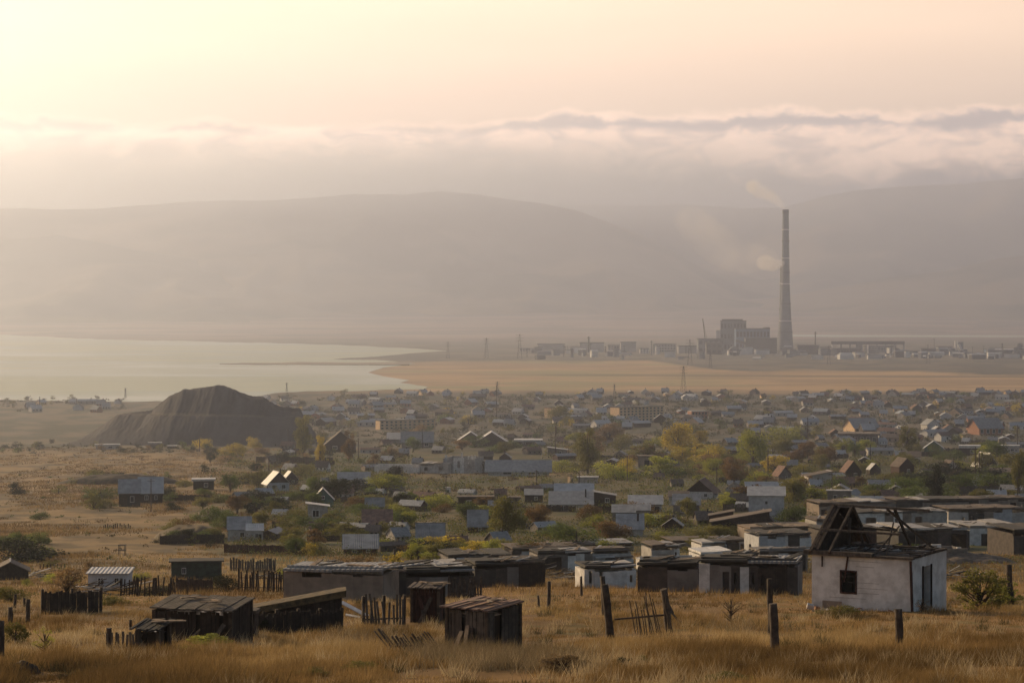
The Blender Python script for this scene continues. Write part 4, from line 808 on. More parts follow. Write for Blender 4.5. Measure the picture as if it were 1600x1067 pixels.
# burnt white house
def burnt_house():
    x, y, z = at(1346, 954); s = mpp(y); az_ = math.atan2(x, y); yaw = R(-22)
    Wd = 155 * s / math.cos(yaw); D = 62 * s / math.sin(-yaw) * .92; h = 84 * s
    f = Vector((x, y, 0)).normalized(); e = empty('burnt_house', (x + .2, y + 1.0, z), -az_ - yaw * -1, 'roofless whitewashed house with charred rafters, the largest building in the foreground', 'ruined house')
    e.rotation_euler = (0, 0, -az_ + yaw); r = e.rotation_euler.to_matrix(); c = Vector((x, y, z)) + r @ Vector((0, D/2, 0)); e.location = c
    X0, X1, Y0, Y1, t = -Wd/2, Wd/2, -D/2, D/2, .28; q = MB()
    wx0, wx1, wz0, wz1 = X0+Wd*.285, X0+Wd*.455, h*.30, h*.74
    q.bx(X0, wx0, Y0, Y0+t, -.8, h); q.bx(wx1, X1, Y0, Y0+t, -.8, h); q.bx(wx0, wx1, Y0, Y0+t, -.8, wz0); q.bx(wx0, wx1, Y0, Y0+t, wz1, h)
    q.build('front_wall', M_white, e)
    dy0, dy1 = Y0+D*.30, Y0+D*.52; q = MB(); q.bx(X1-t, X1, Y0+t, dy0, -.8, h*1.0); q.bx(X1-t, X1, dy1, Y1, -.8, h*1.02); q.bx(X1-t, X1, dy0, dy1, h*.82, h*1.01); q.build('side_wall', M_white, e)
    q = MB(); q.bx(X0, X0+t, Y0+t, Y1, -.8, h); q.bx(X0+t, X1-t, Y1-t, Y1, -.8, h); q.build('back_wall', M_white, e)
    fr = MB(); a = .07
    for b_ in ((wx0, wx0+a, wz0, wz1), (wx1-a, wx1, wz0, wz1), (wx0+a, wx1-a, wz0, wz0+a), (wx0+a, wx1-a, wz1-a, wz1)): fr.bx(b_[0], b_[1], Y0-.03, Y0+.1, b_[2], b_[3])
    fr.build('window_frame', W_red, e)
    MB().bx(X1+.003, X1+.06, dy0-.09, dy0, -.2, h*.84).bx(X1+.003, X1+.06, dy1, dy1+.09, -.2, h*.84).build('door_frame', W_dark, e)
    MB().box((X1-.25, dy0+.3, h*.38), (.05, .75, h*.8), rz=.5).build('door', W_dark, e)
    MB().bar((X1+.02, Y0-.02, -.3), (X1-.06, Y0-.02, h*.98), .09, .10).build('corner_board', W_red, e)
    MB().bar((X0+Wd*.37, Y0-.06, h*1.0), (X0+Wd*.335, Y0-.10, h*.52), .07, .05).build('hanging_board', W_red, e)
    MB().bar((X0+Wd*.11, Y0-.06, h*.98), (X0+Wd*.11, Y0-.06, h*.78), .05).build('pipe_stub', W_red, e)
    q = MB(); q.bx(X0-.3, X0+Wd*.62, Y0-.22, Y0+.12, h+.003, h+.20); q.bx(X0+Wd*.62, X1+.05, Y0-.12, Y0+.16, h+.003, h+.10); q.build('eave_beam', W_grey, e)
    q = MB(); q.bx(X0-.12, X0+.10, Y0+.13, Y1+.2, h+.003, h+.14); q.bx(X1-.2, X1+.04, Y0+.17, Y1, h*1.02, h*1.02+.09); q.bx(X0+.1, X1-.2, Y1-.14, Y1+.06, h+.003, h+.13); q.build('wall_plate', W_raw, e)
    ap = h + 70*s; ym = 0
    # boarded left gable
    q = MB(); n = 19; ye = Y1+.75; ym = (Y0+ye)/2-.1
    for i in range(n):
        y0 = Y0-.2+(ye-Y0+.2)*i/n; y1 = y0+(ye-Y0+.2)/n-.02; yc = (y0+y1)/2; k = 1-abs(yc-ym)/((ye-Y0)/2+.25); zt = h+.15+(ap-h-.15)*max(.03, k)
        q.bx(X0+.12, X0+.16, y0, y1, h+.15, zt-.05*(i % 3))
    q.build('gable_boards', W_dark, e)
    for xr, nm in ((X0+.02, 'rafter'), (X0+.9, 'rafter'), (X0+Wd*.62, 'rafter'), (X0+Wd*.80, 'rafter')):
        full = xr < X0+Wd*.7
        MB().bar((xr, Y0-.25, h+.12), (xr, ym, ap), .10, .12).build(nm, W_raw, e) if xr < X0+1 else None
        if full: MB().bar((xr, Y1+.2, h+.12), (xr+.02, ym+.05, ap-.02), .09, .12).build(nm, W_raw, e)
    # steep boards on the front slope of the left bay
    for i in range(2): MB().bar((X0+.14+.17*i, Y0-.2, h+.22), (X0+.14+.17*i, ym-.08, ap-.04), .15, .03).build('roof_board', W_dark, e)
    for i in range(4): MB().bar((X0+.20+.17*i, ye, h+.15), (X0+.20+.17*i, ym+.1, ap-.06), .16, .03).build('roof_board', W_dark, e)
    q = MB().bar((X0-.05, ym, ap+.05), (X0+Wd*.97, ym+.05, ap-.02), .11, .10); q.build('ridge_beam', W_grey, e)
    MB().bar((X0+.05, Y0+D*.22, h+.15+(ap-h)*.44), (X0+Wd*.80, Y0+D*.24, h+.15+(ap-h)*.42), .10, .09).build('purlin', W_grey, e)
    MB().bar((X0+.05, Y1-D*.2, h+.15+(ap-h)*.42), (X0+Wd*.5, Y1-D*.2, h+.1+(ap-h)*.40), .09, .08).build('purlin', W_raw, e)
    MB().bar((X0+Wd*.55, ym, ap-.03), (X0+Wd*.88, Y1-.1, h+.1), .09, .09).build('rafter', W_raw, e)
    MB().bar((X0+Wd*.72, Y0+.3, h+.12), (X0+Wd*.60, ym+.2, h+.1+(ap-h)*.62), .06, .06).build('brace', W_raw, e)
    MB().bar((X0+Wd*.60, Y0+.5, h+.12), (X0+Wd*.66, ym+.2, h+.1+(ap-h)*.55), .05, .05).build('brace', W_raw, e)
    MB().bar((X0+.6, ym+.3, h+.1), (X0+.75, ym+.1, ap-.5), .12, .10).build('post', W_grey, e)
    MB().bar((X0+1.25, ym+.5, h+.1), (X0+1.1, ym+.2, ap-.8), .10, .08).build('post', W_raw, e)
    rd = random.Random(4)
    for i in range(46):
        x = rd.uniform(X0+.3, X1-.2); y_ = rd.uniform(Y0+.2, Y1-.2); l = rd.uniform(.2, 1.1); a = rd.uniform(-.5, .5)
        MB().bar((x, y_, h+.10+rd.uniform(0, .14)), (x+l*math.cos(a), y_+l*math.sin(a), h+.12+rd.uniform(0, .22)), rd.uniform(.06, .25), .035).build('charred_board', rd.choice([R_tar, W_dark, W_raw, W_grey, G_dark, M_gconc]), e)
    MB().bx(X0+t, X1-t, Y0+t, Y1-t, h*.93, h*.93+.08).build('ceiling', R_tar, e)
    for i in range(9):                                       # board joints and cracks of the plaster
        zz = h*(.12+.1*i); xa_ = X0+rd.uniform(.05, .5)*Wd; MB().bar((xa_, Y0-.004, zz), (min(X1-.1, xa_+rd.uniform(.5, 1.8)), Y0-.004, zz+rd.uniform(-.03, .03)), .012, .012).build('crack', M_gconc, e)
    for i in range(22):
        a = rd.uniform(X0-.1, X1+.3); sz = rd.uniform(.06, .2); MB().box((a, Y0-rd.uniform(.1, .5), sz*.3), (sz*1.5, sz, sz), rz=rd.uniform(0, 3), tilt=(.3, .2)).build('rubble', M_white if i % 3 else M_brick, e)
    MB().bx(X0+.5, X0+1.4, Y0-.02, Y0+.01, .02, .34).build('exposed_block', M_beige, e)
    LMK.append((1370, 905, 'burnt white house'))
burnt_house()

def post(px, py, hpx, wpx, lean, label, lm=None, kind='post', rough=.8):
    x, y, z = at(px, py); s = mpp(y); w_ = wpx*s; h = hpx*s; rd = random.Random(int(px)); P = []; Rr = []
    for i in range(8):
        t = i/7; P.append((lean*s*t+rd.uniform(-.06, .06)*w_, rd.uniform(-.1, .1)*w_, -.4+(h+.4)*t)); Rr.append(w_*.5*(1.12-.2*t+rd.uniform(-.08, .08)))
    m = MB().tube(P, Rr, 7); o = m.build('post', W_raw); o.location = (x, y, z)
    for pl in o.data.polygons: pl.use_smooth = len(pl.vertices) == 4
    tag(o, label, 'post'); 
    if lm: LMK.append((px, py-hpx/2, lm))
    return o
def lean_plank(px, py, hpx, wpx, lean, label):
    x, y, z = at(px, py); s = mpp(y); o = MB().bar((0, 0, -.3), (lean*s, 0, hpx*s), wpx*s, wpx*s*.4).build('plank', W_raw); o.location = (x, y, z); tag(o, label, 'plank')
post(1213, 1021, 78, 14, -5, 'thick round post of the double post left of the white house', 'double post')
post(1206, 998, 94, 10, -4, 'thinner leaning post lashed to the thick round post')
post(1407, 1013, 62, 13, -3, 'short thick post alone in the grass in front of the burnt white house', 'short thick post')
post(957, 999, 86, 13, -12, 'thick leaning gate post at the left of the broken gate', 'left gate post')
post(945, 962, 62, 8, -3, 'thin post standing behind the left gate post')
post(1048, 984, 64, 12, -11, 'leaning right gate post with a strip of sheet hanging off it', 'right gate post')
post(857, 952, 44, 6, 1, 'thin dark post in the weeds right of the plank shed', 'thin dark post')
post(843, 950, 20, 4, -2, 'short stick just left of the thin dark post')
post(909, 930, 30, 4, -1, 'thin stick in front of the whitewashed hut')
post(1580, 944, 62, 10, -4, 'weathered post behind the shrub at the right edge')
post(1, 1032, 62, 12, 0, 'thick dark post cut by the left edge')
post(16, 974, 26, 8, 0, 'short stump-like post near the left edge')
post(43, 972, 36, 7, 1, 'slim post left of the dark plank fence')
post(38, 948, 14, 5, 0, 'smallest stake near the left edge')
post(22, 950, 22, 5, 2, 'stake in front of the collapsed hut')
post(204, 984, 16, 5, 0, 'small stake above the picket fence')
post(617, 884, 26, 4, 0, 'thin dark pole above the black garage')
post(1172, 880, 30, 4, 0, 'thin pole between the garages')
# curved strip hanging from the right gate post
x, y, z = at(1046, 975); s = mpp(y); q = MB()
pts = [(-6, 48), (-2, 30), (5, 16), (14, 5), (26, -1), (34, -6)]
for (a, b_), (c, d) in zip(pts, pts[1:]): q.bar((a*s, 0, b_*s), (c*s, -.1, d*s), .13, .025)
o = q.build('sheet_strip', R_tar); o.location = (x, y+.15, z); tag(o, 'curved strip of dark sheet drooping from the right gate post', 'strip')

def fence(xa, ya, xb, yb, hp, n, mtl, label, lm=None, wfrac=.8, jit=.08, tilt=0, rails=2, posts=2, name='plank_fence', lean=0, zrail=None, sag=0):
    A, B = pair(xa, ya, xb, yb, .45); s = mpp((A.y+B.y)/2); h = hp*s; L = (B-A).length; ang = math.atan2(B.y-A.y, B.x-A.x); rd = random.Random(int(xa*7+ya))
    e = empty(name, A, ang, label, 'fence'); dz = B.z-A.z; Lh = (B.xy-A.xy).length; q = MB(); w_ = Lh/n*wfrac
    for i in range(n):
        if jit > .2 and rd.random() < .12: continue
        x = (i+.5)/n*Lh; hh = h*(1+rd.uniform(-jit, jit))*(1-sag*math.sin(math.pi*i/n)); zb = dz*x/Lh
        q.bar((x+rd.uniform(-.02, .02), rd.uniform(-.01, .01), zb-.15), (x+(tilt+rd.uniform(-jit, jit)*(.5 if jit > .11 else .12))*hh, lean*hh, zb+hh), w_, .025)
    q.build('planks', mtl, e)
    for k in range(rails):
        zr = h*(zrail if zrail else (.25+.5*k)); MB().bar((0, .04, zr), (Lh, .04, dz+zr), .06, .05).build('rail', W_raw, e)
    for k in range(posts):
        x = Lh*k/max(1, posts-1); MB().bar((x, .09, dz*x/Lh-.4), (x+.03, .09, dz*x/Lh+h*1.15), .10, .10).build('post', W_raw, e)
    if lm: LMK.append(((xa+xb)/2, (ya+yb)/2-hp/2, lm))
    return e
fence(66, 966, 158, 954, 34, 26, W_dark, 'solid dark plank fence on the slope at the left', 'dark plank fence', wfrac=.98, posts=3)
fence(166, 1019, 212, 1020, 33, 8, W_grey, 'short picket fence left of the plank shed', 'short picket fence', wfrac=.55, jit=.15, rails=1, posts=2, name='picket_fence')
fence(188, 926, 292, 930, 24, 26, W_dark, 'broken pickets right of the small white building', 'broken pickets', wfrac=.5, jit=.35, posts=5, rails=1, name='picket_fence')
fence(275, 922, 330, 926, 20, 16, W_dark, 'low solid fence below the dark green hut', wfrac=.98)
fence(372, 922, 442, 926, 30, 24, W_dark, 'ragged plank fence ending at the beige garage wall', 'ragged plank fence', wfrac=.75, jit=.25, posts=4)
fence(360, 892, 430, 892, 18, 20, W_grey, 'pale weathered fence above the ragged plank fence', wfrac=.8, jit=.2, posts=3)
fence(568, 978, 632, 976, 40, 14, W_grey, 'patched leaning pickets between the cellar and the outhouse', 'patched leaning pickets', wfrac=.7, jit=.28, tilt=-.08, posts=3, rails=1, name='picket_fence')
fence(992, 992, 1056, 988, 52, 17, W_raw, 'row of thin crooked stakes in the broken gate', None, wfrac=.30, jit=.28, tilt=-.22, rails=0, posts=0, name='stake_fence')
(x, y, z), (x2, y2, z2) = [tuple(q) for q in pair(960, 988, 1046, 984, .1)]; s = mpp(y)
o = MB().bar((0, 0, 20*s), (x2-x, y2-y, z2-z+28*s), .055, .06).build('rail', W_raw); o.location = (x, y, z); tag(o, 'dark horizontal rail between the two leaning gate posts', 'rail')
fence(616, 1024, 700, 1014, 38, 15, W_grey, 'fallen pickets leaning left in front of the outhouse', 'fallen pickets', wfrac=.55, jit=.15, tilt=-.95, rails=1, posts=0, name='picket_fence', sag=.3)
fence(700, 934, 750, 936, 30, 12, W_raw, 'dark pickets between the outhouse and the grey garages', wfrac=.5, jit=.2, posts=2, rails=1, name='picket_fence')
fence(398, 996, 534, 984, 34, 34, W_dark, 'dark plank fence in front of the earth covered cellar', 'fence of the cellar', wfrac=.96, jit=.1, posts=5)
fence(60, 890, 104, 884, 7, 8, W_dark, 'tiny stakes on the open hillside', wfrac=.3, rails=0, posts=0, name='stake_fence')
fence(160, 826, 205, 826, 7, 14, W_dark, 'row of short dark stakes on the open hillside', wfrac=.5, jit=.3, rails=0, posts=0, name='stake_fence')
fence(250, 854, 350, 846, 14, 30, W_dark, 'dark fence line along the lower edge of the hillside gardens', wfrac=.95, posts=4)
fence(350, 862, 480, 868, 13, 40, W_red, 'long reddish fence below the pale blue-grey cottage', wfrac=.95, posts=5)
fence(255, 778, 360, 786, 9, 30, W_dark, 'dark fence right of the twin grey roofed house', wfrac=.95, posts=4)
fence(480, 846, 560, 848, 10, 26, W_dark, 'dark garden fence left of the low grey roofed shed', wfrac=.95, posts=3)
fence(400, 722, 520, 728, 10, 36, W_dark, 'long dark fence below the poplar by the spoil heap', wfrac=.95, posts=4)
fence(620, 862, 700, 858, 9, 26, W_dark, 'dark fence in front of the steep grey roofed cabin', wfrac=.95, posts=3)
fence(930, 800, 960, 806, 12, 12, W_dark, 'dark fence left of the clustered grey cabins', wfrac=.95, posts=2)
fence(1130, 800, 1165, 798, 12, 14, W_grey, 'grey fence left of the big silver block', wfrac=.9, posts=2)
fence(1500, 772, 1590, 770, 12, 26, W_grey, 'tan fence below the beige garage at the right', wfrac=.95, posts=4)

# plank shed with reddish roof
def plank_shed(x0, x1, yb, hpx, yaw, dep, mtl, label, lm, name='plank_shed', cat='shed', slope=.22, roof=R_red, seed=1, n=12, rpx=5):
    x, y, z = at((x0+x1)/2, yb); s = mpp(y); c, si = math.cos(R(yaw)), abs(math.sin(R(yaw))); W = (x1-x0)*s/(c+dep*si); D = W*dep; h = hpx*s; rd = random.Random(seed)
    e = empty(name, (x, y+D*.4, z), -math.atan2(x, y)+R(yaw), label, cat)
    def side(p, q, h0, h1, k, nm):
        m = MB(); p = Vector(p); q = Vector(q)
        for i in range(k):
            a = p.lerp(q, (i+.03)/k); b_ = p.lerp(q, (i+.95)/k); hh = h0+(h1-h0)*(i+.5)/k+rd.uniform(-.03, .0)
            if rd.random() < .06: continue
            d = (q-p).normalized(); nn = Vector((d.y, -d.x, 0))*(.012+rd.uniform(0, .012)); lo = rd.uniform(-.2, .0)
            m.hexa([a+Vector((0, 0, lo)), b_+Vector((0, 0, lo)), b_-nn+Vector((0, 0, lo)), a-nn+Vector((0, 0, lo)), a+Vector((rd.uniform(-.02, .02), 0, hh)), b_+Vector((rd.uniform(-.02, .02), 0, hh)), b_-nn+Vector((0, 0, hh)), a-nn+Vector((0, 0, hh))])
        return m.build(nm, mtl, e)
    hf, hb = h, h*(1+slope)
    side((-W/2, -D/2, 0), (W/2, -D/2, 0), hf, hf*1.02, n, 'front_wall'); side((W/2, -D/2, 0), (W/2, D/2, 0), hf, hb, max(5, int(n*dep)), 'side_wall')
    side((W/2, D/2, 0), (-W/2, D/2, 0), hb, hb, n, 'back_wall'); side((-W/2, D/2, 0), (-W/2, -D/2, 0), hb, hf, max(5, int(n*dep)), 'side_wall')
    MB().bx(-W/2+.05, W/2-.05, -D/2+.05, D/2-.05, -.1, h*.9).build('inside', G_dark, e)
    for a, b_, hh in ((-W/2, -D/2, hf), (W/2, -D/2, hf), (W/2, D/2, hb), (-W/2, D/2, hb)): MB().bx(a-.05, a+.05, b_-.045, b_+.045, -.3, hh+.02).build('corner_post', W_raw, e)
    k = 9
    ro = MB()
    for i in range(k):
        u0 = -W/2-.12+(W+.24)*i/k; u1 = u0+(W+.24)/k-.015; j = rd.uniform(0, .03); o0, o1 = rd.uniform(.05, .25), rd.uniform(.0, .2)
        ro.hexa([(u0, -D/2-o0, hf+.03+j), (u1, -D/2-o0, hf+.03+j), (u1, D/2+o1, hb+.05+j), (u0, D/2+o1, hb+.05+j), (u0, -D/2-o0, hf+.07+j), (u1, -D/2-o0, hf+.07+j), (u1, D/2+o1, hb+.09+j), (u0, D/2+o1, hb+.09+j)])
    r = ro.build('roof', roof, e)
    for i in range(4): a = rd.uniform(-.4, .3)*W; MB().bar((a, rd.uniform(-.4, .4)*D, hf+(hb-hf)*.6+.16), (a+rd.uniform(.3, .8), rd.uniform(-.4, .4)*D, hf+(hb-hf)*.6+.18), .12, .03).build('loose_board', W_pale, r)
    for i in range(3):                                       # boards that have come loose and lean on the walls
        a = rd.uniform(-.5, .5)*W; MB().bar((a, -D/2-rd.uniform(.15, .6), -.05), (a+rd.uniform(-.5, .5), -D/2-.04, h*rd.uniform(.35, .95)), .13, .03).build('leaning_board', rd.choice([W_raw, W_grey, W_pale, mtl]), e)
    if lm: LMK.append(((x0+x1)/2, yb-hpx/2, lm)); return e
plank_shed(698, 812, 1018, 64, -42, .9, W_grey, 'weathered plank shed with reddish board roof in the tall feather grass', 'plank shed', seed=3, n=11, slope=.10)
plank_shed(643, 693, 972, 52, -14, .8, W_red, 'narrow red-brown plank outhouse with tilted flat roof', 'narrow outhouse', name='outhouse', cat='outhouse', seed=4, n=9, roof=R_brown, slope=.05)
plank_shed(237, 388, 1004, 50, -24, .62, W_dark, 'collapsing plank shed with grey board roof and an empty window hole', 'collapsing plank shed', seed=5, n=20, roof=W_grey, slope=.18)
plank_shed(213, 262, 1020, 34, -30, .9, W_dark, 'low dark lean-to in front of the collapsing plank shed', 'low lean-to', seed=6, n=7, roof=R_tar, slope=.25)
x, y, z = at(263, 1000); s = mpp(y)
o = MB().bar((0, 0, .1), (.55, .1, .62), .05).build('stick', W_pale); o.location = at(296, 1004); tag(o, 'pale stick leaning on the front of the collapsing plank shed', 'stick')
# earth covered cellar: a mound of turf and boards
def mound(px, py, wpx, hpx, dm, mtl, name, label, cat, seed=0, rough=.25, kind=None, lm=None, flat=1.0):
    x, y, z = at(px, py); s = mpp(y); a = wpx*s/2; h = hpx*s; n = 44; m_ = 30
    u = np.linspace(-1, 1, n); v_ = np.linspace(-1, 1, m_); U, V_ = np.meshgrid(u, v_, indexing='ij'); r = np.sqrt(U**2+V_**2)
    f = np.clip(1-r**2.4, 0, 1)**.8; Z = h*f*(1+rough*(fbm(U*3+seed, V_*3, seed)-.5)*2)+(fbm(U*9, V_*9, seed+3)-.5)*h*.22*ss(f, 0, .3)-.15
    idx = np.arange(n*m_).reshape(n, m_); F = np.stack([idx[:-1, :-1], idx[1:, :-1], idx[1:, 1:], idx[:-1, 1:]], -1).reshape(-1, 4)
    o = meshobj(name, np.stack([U*a, V_*dm, Z], -1).reshape(-1, 3), F, mtl, smooth=True); o.location = (x, y+dm*.6, z); tag(o, label, cat, kind=kind)
    if lm: LMK.append((px, py-hpx/2, lm)); return o
soil = mat('dark_soil', (.075, .052, .035), (.035, .026, .018), 3, bump=.8)
turf = mat('turf', (.13, .09, .045), (.06, .045, .028), 4, bump=.8)
house(400, 534, 990, 34, 26, 'left', W_dark, turf, 'earth covered cellar', 'long low cellar under a sloping turf roof behind its dark plank fence', dep=.28, name='earth_cellar', cat='cellar', th=.22)
house(346, 404, 998, 42, 4, 'right', W_dark, W_grey, None, 'sagging plank annex between the collapsing plank shed and the cellar', dep=.6, name='plank_annex', cat='shed', yaw=-12)
mound(30, 1053, 66, 25, .5, soil, 'earth_mound', 'small dark mound of earth in the bottom left corner', 'mound', 5, lm='dark earth mound')
mound(1500, 880, 190, 13, 5, mat('rubble', (.15, .11, .08), (.08, .065, .05), 2, bump=.9), 'rubble_heap', 'long low heap of brown rubble below the white garage', 'rubble heap', 7, .5, lm='rubble heap')
mound(1210, 924, 90, 16, 3, turf, 'earth_bank', 'low grassy earth bank behind the double post', 'bank', 8)
mound(185, 756, 200, 13, 8, mat('bank_soil', (.11, .075, .045), (.05, .04, .026), .6, bump=.8), 'earth_bank', 'long dark eroded bank on the hillside above the twin grey roofed house', 'bank', 11, .3, lm='dark eroded bank')
mound(290, 842, 110, 18, 8, turf, 'earth_bank', 'dark grassy bank left of the pale blue-grey roofed cottage', 'bank', 12)
x, y, z = at(555, 966); s = mpp(y)
e = empty('scrap_heap', (x, y, z), 0, 'pale bent metal sheets dumped at the right end of the cellar', 'scrap')
for i, (a, b_, c, d, w_) in enumerate([(-22, 26, 14, 8, .5), (-6, 16, 20, 4, .35), (-16, 4, 6, 0, .4)]): MB().bar((a*s, .2*i, b_*s), (c*s, .3*i-.2, d*s), w_, .03).build('metal_sheet', R_silver if i < 2 else M_white, e)
# pale board on the bank
o = MB().box((0, 0, .12), (1.3, .25, .1), rz=.2, tilt=(0, .15)).build('pale_board', W_pale); o.location = at(1250, 902); tag(o, 'pale board lying on the ground left of the burnt white house', 'board')
# small observation stand on the hillside
x, y, z = at(191, 868); s = mpp(y); e = empty('wooden_stand', (x, y, z), 0, 'small square frame standing on the open hillside', 'stand')
for i in (-1, 1):
    for j in (-1, 1): MB().bx(i*4.5*s-.04, i*4.5*s+.04, j*.5-.04, j*.5+.04, -.3, 16*s).build('leg', W_raw, e)
for k, zz in (('shelf', 8), ('top', 16)): MB().bx(-5.5*s, 5.5*s, -.6, .6, zz*s, zz*s+.1).build(k, W_dark, e)

# ------------------------------------------------------------------ utility poles
def pole(px, py, hpx, label=None, arm=True, wp=1.6, lm=None):
    x, y, z = at(px, py); s = mpp(y); h = hpx*s; e = empty('utility_pole', (x, y, z), random.Random(px).uniform(-.6, .6), label, 'pole')
    MB().tube([(0, 0, -.5), (0, 0, h)], [wp*s*.55, wp*s*.38], 6).build('shaft', W_raw, e)
    if arm:
        a = MB().bx(-h*.11, h*.11, -.06, .06, h*.93, h*.93+.12).build('crossarm', W_raw, e)
        for k in (-1, 0, 1): MB().bx(k*h*.1-.06, k*h*.1+.06, -.05, .05, h*.93+.12, h*.93+.35).build('insulator', M_white, a)
    if not label: FILL.append((e, px, py-hpx/2, 'thin utility pole'))
for a in [(236, 800, 52), (462, 712, 40), (450, 700, 30), (697, 775, 36), (868, 712, 46), (838, 768, 34), (1200, 742, 40), (1360, 728, 34), (1524, 760, 62), (1530, 742, 40), (1490, 742, 26), (905, 770, 30), (980, 752, 40), (776, 662, 60), (420, 742, 26), (560, 720, 36), (1040, 700, 34), (1300, 790, 52), (1590, 700, 36), (1262, 688, 36), (660, 700, 30), (1120, 760, 30), (312, 706, 24), (610, 760, 30), (120, 640, 18), (62, 636, 16), (1590, 800, 40)]: pole(*a)

# ------------------------------------------------------------------ spoil heap
def heap():
    pp = np.array([(96, 700), (112, 697), (150, 673), (188, 645), (238, 639), (250, 629), (268, 615), (288, 606), (312, 605), (328, 601), (346, 600), (358, 603), (375, 611), (392, 617), (412, 618), (428, 630), (440, 635), (468, 636), (480, 658), (492, 690), (505, 700)], float)
    Yc = 1530.; Dp = 95.; px = np.linspace(96, 505, 260); f = np.linspace(-1, 1, 110); P_, Fv = np.meshgrid(px, f, indexing='ij')
    Yw = Yc+Fv*Dp; X = (P_-CX)/FPX*Yc; g0 = ground(X, Yw); cr = CZ-(np.interp(P_, pp[:, 0], pp[:, 1])-HY)*Yc/FPX; g1 = ground(X, np.full_like(X, Yc))
    cr = cr+(fbm(P_/9, P_*0, 171)-.5)*1.1; hh = np.maximum(cr-g1, 0); k = np.clip(1-np.abs(Fv), 0, 1); k = np.where(Fv < 0, np.clip(k*1.12, 0, 1)+.0, k)
    tier = np.where((P_ > 170) & (P_ < 420), 1., 0.); lvl = 19.0
    z = hh*k**.95; z = np.where((z > lvl) & (Fv < 0), np.maximum(lvl, lvl+(z-lvl-3.0)*1.14), z); z = np.minimum(z, hh)
    gul = (fbm(P_/11, Fv*3+3, 141)-.5)*.2*ss(k, 0, .3)*(1-ss(k, .85, 1)); z = z+gul+(fbm(P_/14, Fv*4, 151)-.5)*1.2*ss(k, .05, .35)*(1-ss(k, .9, 1)*.8)
    z = z+(fbm(P_/2.5, Fv*14, 181)-.5)*1.0*ss(k, .03, .2); z = g0+np.maximum(z, -1)-.4
    c = lerp(np.array((.060, .056, .056)), np.array((.042, .040, .041)), ss(fbm(P_/20, Fv*3, 161), .35, .65)); c = lerp(c, np.array((.12, .10, .08)), np.clip(1-np.abs(z-g0-lvl)/1.2, 0, 1)*tier*.7)
    idx = np.arange(260*110).reshape(260, 110); F = np.stack([idx[:-1, :-1], idx[1:, :-1], idx[1:, 1:], idx[:-1, 1:]], -1).reshape(-1, 4)
    o = meshobj('spoil_heap', np.stack([X, Yw, z], -1).reshape(-1, 3), F, colmat('coal_spoil', .2, amt=.5, bump=.6), cols=c.reshape(-1, 3), smooth=True)
    tag(o, 'large dark grey spoil heap with a flat shoulder beside the lake', 'spoil heap'); LMK.append((320, 650, 'spoil heap'))
heap()

# ------------------------------------------------------------------ the town: small far houses
rt = random.Random(77)
WALLS = [M_lime, M_white, M_gconc, W_dark, W_grey, M_beige, M_orange, M_blue, M_brick]; ROOFS = [R_grey, R_silver, R_brown, R_grey, R_blue, R_red, R_silver]
WN = {id(M_lime): 'cream', id(M_white): 'white', id(M_gconc): 'grey', id(W_dark): 'dark', id(W_grey): 'brown', id(M_beige): 'beige', id(M_orange): 'ochre', id(M_blue): 'pale blue', id(M_brick): 'brick'}
RN = {id(R_grey): 'grey', id(R_silver): 'pale', id(R_brown): 'brown', id(R_blue): 'blue-grey', id(R_red): 'rusty'}
HP = {}
def farhouse(k, wl, rf_):
    key = (k, id(wl), id(rf_))
    if key not in HP:
        W, D, h, r = [(9, 8, 2.9, 2.8), (12, 8, 3.1, 2.2), (7, 9, 2.7, 3.2), (15, 7, 3.0, 1.4)][k]; fh = []
        fh.append(('wall', MB().bx(-W/2, W/2, -D/2, D/2, -1, h).prismx([(-D/2, h), (D/2, h), (0, h+r)], -W/2+.01, W/2-.01), wl))
        u = D/2+.5; q = r/(D/2)*.5
        fh.append(('roof', MB().prismx([(-u, h-q), (-u, h-q+.15), (0, h+r+.15), (0, h+r)], -W/2-.5, W/2+.5).prismx([(0, h+r), (0, h+r+.15), (u, h-q+.15), (u, h-q)], -W/2-.5, W/2+.5), rf_))
        for i in range(3): wx = (-.32+.32*i)*W; fh.append(('window', MB().bx(wx-.5, wx+.5, -D/2-.05, -D/2+.02, 1.0, 2.2), G_dark))
        fh.append(('chimney', MB().bx(W*.2, W*.2+.7, -.35, .35, h+r*.5, h+r+1.1), M_dbrick))
        out = []
        for nm, m_, mm_ in fh: o = m_.build(nm, mm_); out.append((nm, o.data)); bpy.data.objects.remove(o)
        HP[key] = out
    return HP[key]
def blocked(px, py, w_): return False
spots = []
tries = 0
while len(spots) < 285 and tries < 9000:
    tries += 1; px = rt.uniform(415, 1612); q = rt.random()**1.25; py = 615+82*q
    if px < 760 and py > 684 - (760-px)*.05: continue
    if px < 1180 and py > 672: continue
    if px < 1290 and py > 690: continue
    if px < 560 and py < 624: continue
    if 40 < px < 0: continue
    if any(abs(px-a) < 13*(.5+q) and abs(py-b_) < 2.3*(.5+q) for a, b_ in spots): continue
    spots.append((px, py))
spots += [(rt.uniform(0, 190), rt.uniform(628, 646)) for _ in range(12)]
for px, py in spots:
    x, y, z = at(px, py); wl, rf_ = rt.choice(WALLS), rt.choice(ROOFS); k = rt.randrange(4); sc = rt.uniform(.85, 1.25)
    e = empty('town_house', (x, y, z), rt.choice([0, .15, -.2, 1.35, 1.6, .5, -.5, .9])+rt.uniform(-.1, .1), None, 'house', 'small houses of the distant town', sc)
    for nm, me in farhouse(k, wl, rf_):
        o = bpy.data.objects.new(nm, me); COL.objects.link(o); o.parent = e
    FILL.append((e, px, py-4, f"{['small', 'long', 'steep', 'low long'][k]} {WN[id(wl)]} house with {RN[id(rf_)]} roof"))
